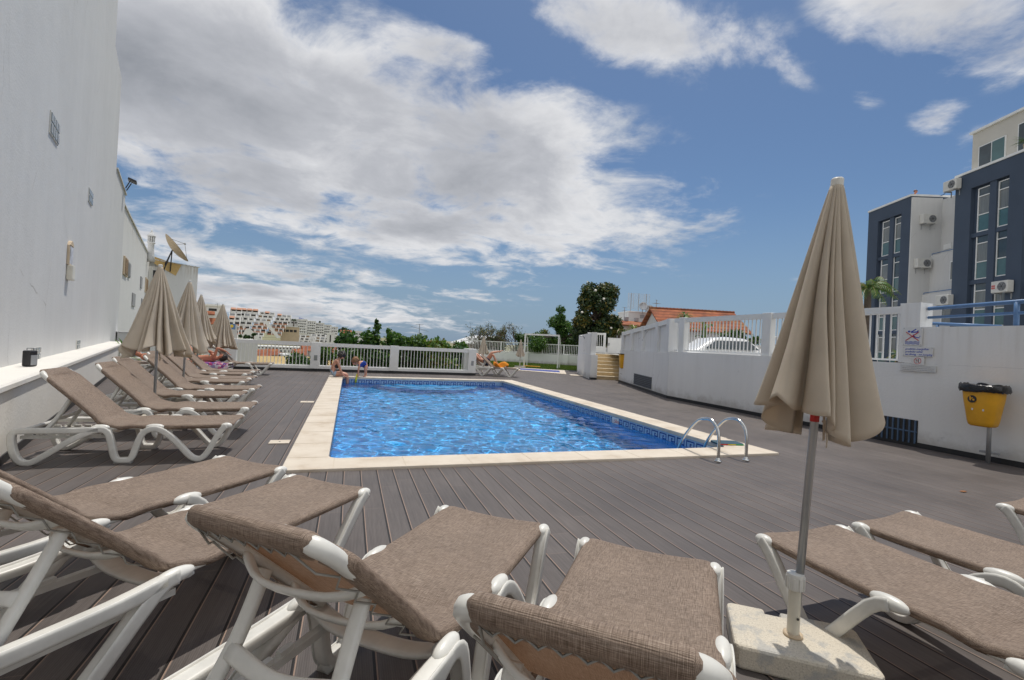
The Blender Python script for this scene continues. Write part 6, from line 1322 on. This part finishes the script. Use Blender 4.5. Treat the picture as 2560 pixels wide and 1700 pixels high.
towel('beach_towel', 'turquoise towel under the person in the straw hat', Lx+.28, Ly-.12, .405, .7, .72, rad(-2), mat('turquoise_cloth', (.05, .33, .38), .9, .2, 9), 6, .012, .16)
# --- person on the far lounger, knees up, one foot crossed
Lx, Ly = F9.location.x, F9.location.y
t = thing('person', 'person in navy shorts reclining on the far lounger with one leg crossed over', 'person', (Lx, Ly, 0), rad(-26)); J, B = {}, []
limb(J, B, [('pelvis', (-.10, 0, .53), (.12, .15)), ('belly', (-.23, 0, .62), (.11, .13)), ('chest', (-.36, 0, .75), (.12, .15)), ('upper', (-.45, 0, .85), (.085, .11)), ('neck', (-.52, 0, .93), .05)]); Hd = head(J, B, 'neck', (-.58, 0, 1.04), (.75, 0, .45), (-.4, 0, .9))
for sg, k in ((1, 'l'), (-1, 'r')):
    limb(J, B, [('upper', (-.45, 0, .85), (.085, .11)), (k+'sh', (-.44, .17*sg, .84), .055), (k+'el', (-.22, .24*sg, .65), .042), (k+'wr', (-.02, .12*sg, .66), .03)]); hand(J, B, k+'wr', (1, -.3*sg, -.1), (0, -sg, 0), k+'h', .3)
limb(J, B, [('pelvis', (-.10, 0, .53), (.12, .15)), ('lhip', (0, .09, .53), .095), ('lkn', (.30, .09, .92), .062), ('lan', (.52, .08, .50), .038)]); foot(J, B, 'lan', (1, 0, -.1), 'lft')
limb(J, B, [('pelvis', (-.10, 0, .53), (.12, .15)), ('rhip', (0, -.09, .54), .095), ('rkn', (.28, -.16, .99), .062), ('ran', (.62, .06, 1.07), .038)]); foot(J, B, 'ran', (.8, .2, .7), 'rft')
figure('body', t, J, B, M['skin'], 'pelvis', 2); face_bits(t, Hd)
J2 = {'a': ((-.09, 0, .53), (.135, .162))}; B2 = []
for k, p0, p1 in (('l', (0, .09, .54), (.15, .09, .73)), ('r', (0, -.09, .55), (.15, -.13, .77))): J2[k+'1'] = (p0, .108); J2[k+'2'] = (p1, .10); B2 += [('a', k+'1'), (k+'1', k+'2')]
figure('shorts', t, J2, B2, M['navy'], 'a', 2); hair_cap(t, Hd, M['hair'], 1.0)
o = towel('beach_towel', 'crumpled bright orange towel on the far lounger seat', F8.location.x+.12, F8.location.y-.05, .43, .62, .5, rad(-10), M['orange'], 9, .075, .05)
# --- man behind the fence
p = D(1929, 905, 27.5); t = thing('person', 'man in a white shirt and dark trousers walking behind the picket fence', 'person', (p.x, p.y, 1.165), -PSI+rad(70)); J, B = {}, []
limb(J, B, [('pelvis', (0, 0, .95), (.12, .16)), ('belly', (.01, 0, 1.12), (.12, .15)), ('chest', (0, 0, 1.32), (.12, .17)), ('upper', (0, 0, 1.44), (.08, .12)), ('neck', (.015, 0, 1.53), .055)]); Hd = head(J, B, 'neck', (.035, 0, 1.64), (1, 0, 0), (0, 0, 1))
for sg, k in ((1, 'l'), (-1, 'r')):
    limb(J, B, [('upper', (0, 0, 1.44), (.08, .12)), (k+'sh', (0, .18*sg, 1.42), .058), (k+'el', (-.06+.05*sg, .25*sg, 1.14), .043), (k+'wr', (.10+.08*sg, .22*sg, .92), .03)]); hand(J, B, k+'wr', (.3, 0, -1), (1, 0, 0), k+'h', .4)
    limb(J, B, [('pelvis', (0, 0, .95), (.12, .16)), (k+'hip', (0, .09*sg, .88), .092), (k+'kn', (.08*sg+.05, .09*sg, .50), .062), (k+'an', (.16*sg-.03, .09*sg, .085), .04)]); foot(J, B, k+'an', (1, 0, 0), k+'ft')
figure('body', t, J, B, M['skin'], 'pelvis', 2); face_bits(t, Hd); hair_cap(t, Hd, M['hair'], .98)
J2 = {'a': ((0, 0, .98), (.135, .175)), 'b': ((.01, 0, 1.14), (.135, .165)), 'c': ((0, 0, 1.33), (.135, .185)), 'd': ((0, 0, 1.44), (.09, .13))}; B2 = [('a', 'b'), ('b', 'c'), ('c', 'd')]
for sg, k in ((1, 'l'), (-1, 'r')): J2[k+'s'] = ((0, .185*sg, 1.42), .072); J2[k+'e'] = ((-.035+.03*sg, .225*sg, 1.25), .066); B2 += [('d', k+'s'), (k+'s', k+'e')]
figure('shirt', t, J2, B2, M['signw'], 'a', 2)
J2 = {'a': ((0, 0, .93), (.132, .168))}; B2 = []
for sg, k in ((1, 'l'), (-1, 'r')): J2[k+'1'] = ((0, .09*sg, .86), .102); J2[k+'2'] = ((.08*sg+.05, .09*sg, .50), .078); J2[k+'3'] = ((.15*sg-.02, .09*sg, .14), .058); B2 += [('a', k+'1'), (k+'1', k+'2'), (k+'2', k+'3')]
figure('trousers', t, J2, B2, M['greyp'], 'a', 2)
# --- person on the roof, lying prone behind the edge
p = D(2291, 493, 34.0); t = thing('person', 'bare shouldered person with reddish hair leaning over the white roof edge', 'person', (p.x, p.y, ZR-.19), math.atan2(-fdir.y, -fdir.x)); J, B = {}, []
limb(J, B, [('pelvis', (-.75, 0, .13), (.11, .15)), ('belly', (-.55, 0, .15), (.1, .13)), ('chest', (-.33, 0, .26), (.12, .16)), ('upper', (-.22, 0, .36), (.085, .12)), ('neck', (-.13, 0, .46), .055)]); Hd = head(J, B, 'neck', (-.06, 0, .60), (1, .25, -.2), (.1, 0, 1), 1.15)
for sg, k in ((1, 'l'), (-1, 'r')):
    limb(J, B, [('upper', (-.22, 0, .36), (.085, .12)), (k+'sh', (-.22, .19*sg, .34), .06), (k+'el', (-.06, .27*sg, .08), .043), (k+'wr', (.12, .08*sg, .07), .03)]); hand(J, B, k+'wr', (.6, -.7*sg, 0), (0, 0, 1), k+'h', .3)
    limb(J, B, [('pelvis', (-.75, 0, .13), (.11, .15)), (k+'hip', (-.85, .09*sg, .12), .09), (k+'kn', (-1.25, .1*sg, .08), .06), (k+'an', (-1.65, .1*sg, .06), .04)]); foot(J, B, k+'an', (-1, 0, 0), k+'ft')
figure('body', t, J, B, M['skin2'], 'pelvis', 2); face_bits(t, Hd, 1.15); hair_cap(t, Hd, mat('auburn_hair', (.10, .03, .018), .5, .3, 30), 1.12); figure('swimwear', t, {'a': ((-.74, 0, .13), (.122, .165)), 'b': ((-.86, 0, .125), (.115, .16))}, [('a', 'b')], M['navy'], 'a', 2)
# ================================================================== sky and light
W = bpy.data.worlds.new('World'); S.world = W; W.use_nodes = True; t = NT(W.node_tree)
SUNH, SUNE = rad(35.6), rad(69.5)
sky = t.node('ShaderNodeTexSky', sky_type='NISHITA', sun_disc=False, sun_elevation=SUNE, sun_rotation=SUNH, altitude=0, air_density=1.0, dust_density=.9, ozone_density=2.2)
g = t.node('ShaderNodeTexCoord').outputs['Generated']
sx = t.node('ShaderNodeSeparateXYZ'); t.put(sx.inputs[0], g); dx, dy, dz = sx.outputs
az = t.math('ARCTAN2', dx, dy); el = t.math('ARCSINE', dz)
zc = t.math('ADD', t.math('MAXIMUM', dz, 0.0), .16)
cb = t.node('ShaderNodeCombineXYZ'); t.put(cb.inputs[0], t.math('DIVIDE', dx, zc)); t.put(cb.inputs[1], t.math('DIVIDE', dy, zc)); pl = cb.outputs[0]
n1 = t.noise(pl, 2.3, 11, .62, .5); n2 = t.noise(t.mapv(pl, (1, 1, 1), (3.7, 1.2, 0)), 1.15, 7, .55, .2); n3 = t.noise(t.mapv(pl, (1, 1, 1), (9.1, 4.4, 0)), 7.5, 6, .6, .3)
def azel(u, v): d = ray(u, v).normalized(); return math.atan2(d.x, d.y), math.asin(d.z)
# cloud banks: centre, half length point, half width point (photo pixels turned into directions), weight
BL = [((700, 300), (1220, 440), (620, 525), 1.25), ((1240, 420), (1660, 520), (1280, 235), 1.15), ((330, 170), (640, 190), (330, 410), 1.3), ((640, 90), (880, 120), (640, 220), .95), ((1060, 118), (1310, 205), (1090, 60), .72),
      ((1530, 448), (1745, 464), (1530, 385), .92), ((1350, 565), (1620, 588), (1350, 645), 1.0), ((1000, 560), (1320, 620), (990, 640), 1.15), ((560, 60), (900, 60), (560, 150), .80),
      ((1600, 70), (1940, 135), (1575, 165), .84), ((1440, 10), (1560, 10), (1440, 80), .75), ((1960, 170), (2040, 215), (1950, 200), .5), ((2330, 40), (2660, 110), (2300, 165), .92), ((2140, 60), (2260, 80), (2140, 130), .7),
      ((640, 655), (950, 710), (640, 698), .86), ((600, 745), (1120, 795), (600, 800), .98), ((440, 640), (600, 690), (430, 710), .75), ((430, 600), (520, 640), (425, 620), .6), ((1190, 690), (1330, 712), (1190, 708), .62), ((1200, 740), (1380, 760), (1200, 755), .52), ((900, 740), (1090, 768), (900, 755), .55),
      ((2440, 385), (2580, 320), (2455, 440), .50), ((2345, 285), (2420, 270), (2350, 335), .48), ((2040, 698), (2120, 700), (2040, 712), .30), ((2180, 240), (2230, 240), (2180, 270), .45), ((1850, 640), (1900, 645), (1850, 652), .3)]
tot = None
for c, a, b, w in BL:
    (a0, e0), (a1, e1), (a2, e2) = azel(*c), azel(*a), azel(*b); L = math.hypot(a1-a0, e1-e0); th = math.atan2(e1-e0, a1-a0); ct, st = math.cos(th), math.sin(th)
    Wd = abs(-(a2-a0)*st+(e2-e0)*ct); da = t.math('SUBTRACT', az, a0); de = t.math('SUBTRACT', el, e0)
    p = t.math('ADD', t.math('MULTIPLY', da, ct/L), t.math('MULTIPLY', de, st/L)); q = t.math('ADD', t.math('MULTIPLY', da, -st/Wd), t.math('MULTIPLY', de, ct/Wd))
    r2 = t.math('ADD', t.math('MULTIPLY', p, p), t.math('MULTIPLY', q, q)); f = t.math('MULTIPLY', t.math('EXPONENT', t.math('MULTIPLY', t.math('POWER', r2, 1.5), -.55)), w)
    tot = f if tot is None else t.math('SMOOTH_MAX', tot, f, .12)
# unseen sky behind the camera: loose clouds, cover raised for fill light
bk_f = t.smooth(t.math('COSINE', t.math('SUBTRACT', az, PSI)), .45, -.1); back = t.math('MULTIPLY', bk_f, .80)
cov = t.math('MINIMUM', t.math('MAXIMUM', tot, back), 1.4)
dens = t.math('ADD', cov, t.math('ADD', t.math('MULTIPLY', t.math('SUBTRACT', n1, .5), 2.5), t.math('MULTIPLY', t.math('SUBTRACT', n3, .5), .9)))
alpha = t.math('MULTIPLY', t.smooth(dens, .30, 1.02), t.smooth(cov, .12, .34)); 
thick = t.math('ADD', t.math('MULTIPLY', dens, .8), t.math('ADD', t.math('MULTIPLY', t.math('SUBTRACT', n2, .5), 1.7), t.math('ADD', t.math('MULTIPLY', t.math('SUBTRACT', n1, .5), -1.1), t.math('MULTIPLY', t.math('SUBTRACT', n3, .5), -.7))))
CW = 1.0
col = t.ramp(t.math('MULTIPLY', thick, .5), [(.14, (.64*CW, .69*CW, .76*CW, 1)), (.30, (.95*CW, .955*CW, .965*CW, 1)), (.44, (.64*CW, .655*CW, .69*CW, 1)), (.68, (.37*CW, .39*CW, .425*CW, 1))])
SKYS = .070
sk = t.node('ShaderNodeMix', data_type='RGBA', blend_type='MULTIPLY'); sk.inputs[0].default_value = 1; t.put(sk.inputs[6], sky.outputs[0]); sk.inputs[7].default_value = (SKYS*.84, SKYS*.99, SKYS*1.12, 1)
hz_ = t.mix(t.math('MULTIPLY', t.smooth(el, .30, .0), .75), sk.outputs[2], (.235, .335, .475, 1))
# unseen clouds behind the camera are brightened to add fill on shaded walls
fill_gain = t.mix(bk_f, (.80, .80, .81, 1), (1.48, 1.46, 1.42, 1)); fin = t.mix(t.math('MULTIPLY', alpha, .97), hz_, t.mix(1, col, fill_gain, 'MULTIPLY'))
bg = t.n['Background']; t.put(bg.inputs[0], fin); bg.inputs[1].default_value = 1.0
sd = bpy.data.lights.new('sun', 'SUN'); sd.energy = 3.0; sd.angle = rad(.53); sd.color = (1, .955, .88); sd.cycles.is_caustics_light = True; so = bpy.data.objects.new('sun', sd); COL.objects.link(so)
sv = Vector((math.sin(SUNH)*math.cos(SUNE), math.cos(SUNH)*math.cos(SUNE), math.sin(SUNE))); so.rotation_euler = sv.to_track_quat('Z', 'Y').to_euler(); so.location = sv*60
S.view_settings.view_transform = 'Standard'; S.view_settings.look = 'None'; S.view_settings.exposure = 0; S.view_settings.gamma = 1
S.cycles.max_bounces = 8; S.cycles.transparent_max_bounces = 12; S.cycles.caustics_refractive = True; S.cycles.caustics_reflective = False; S.cycles.sample_clamp_indirect = 6
S.cycles.use_denoising = True
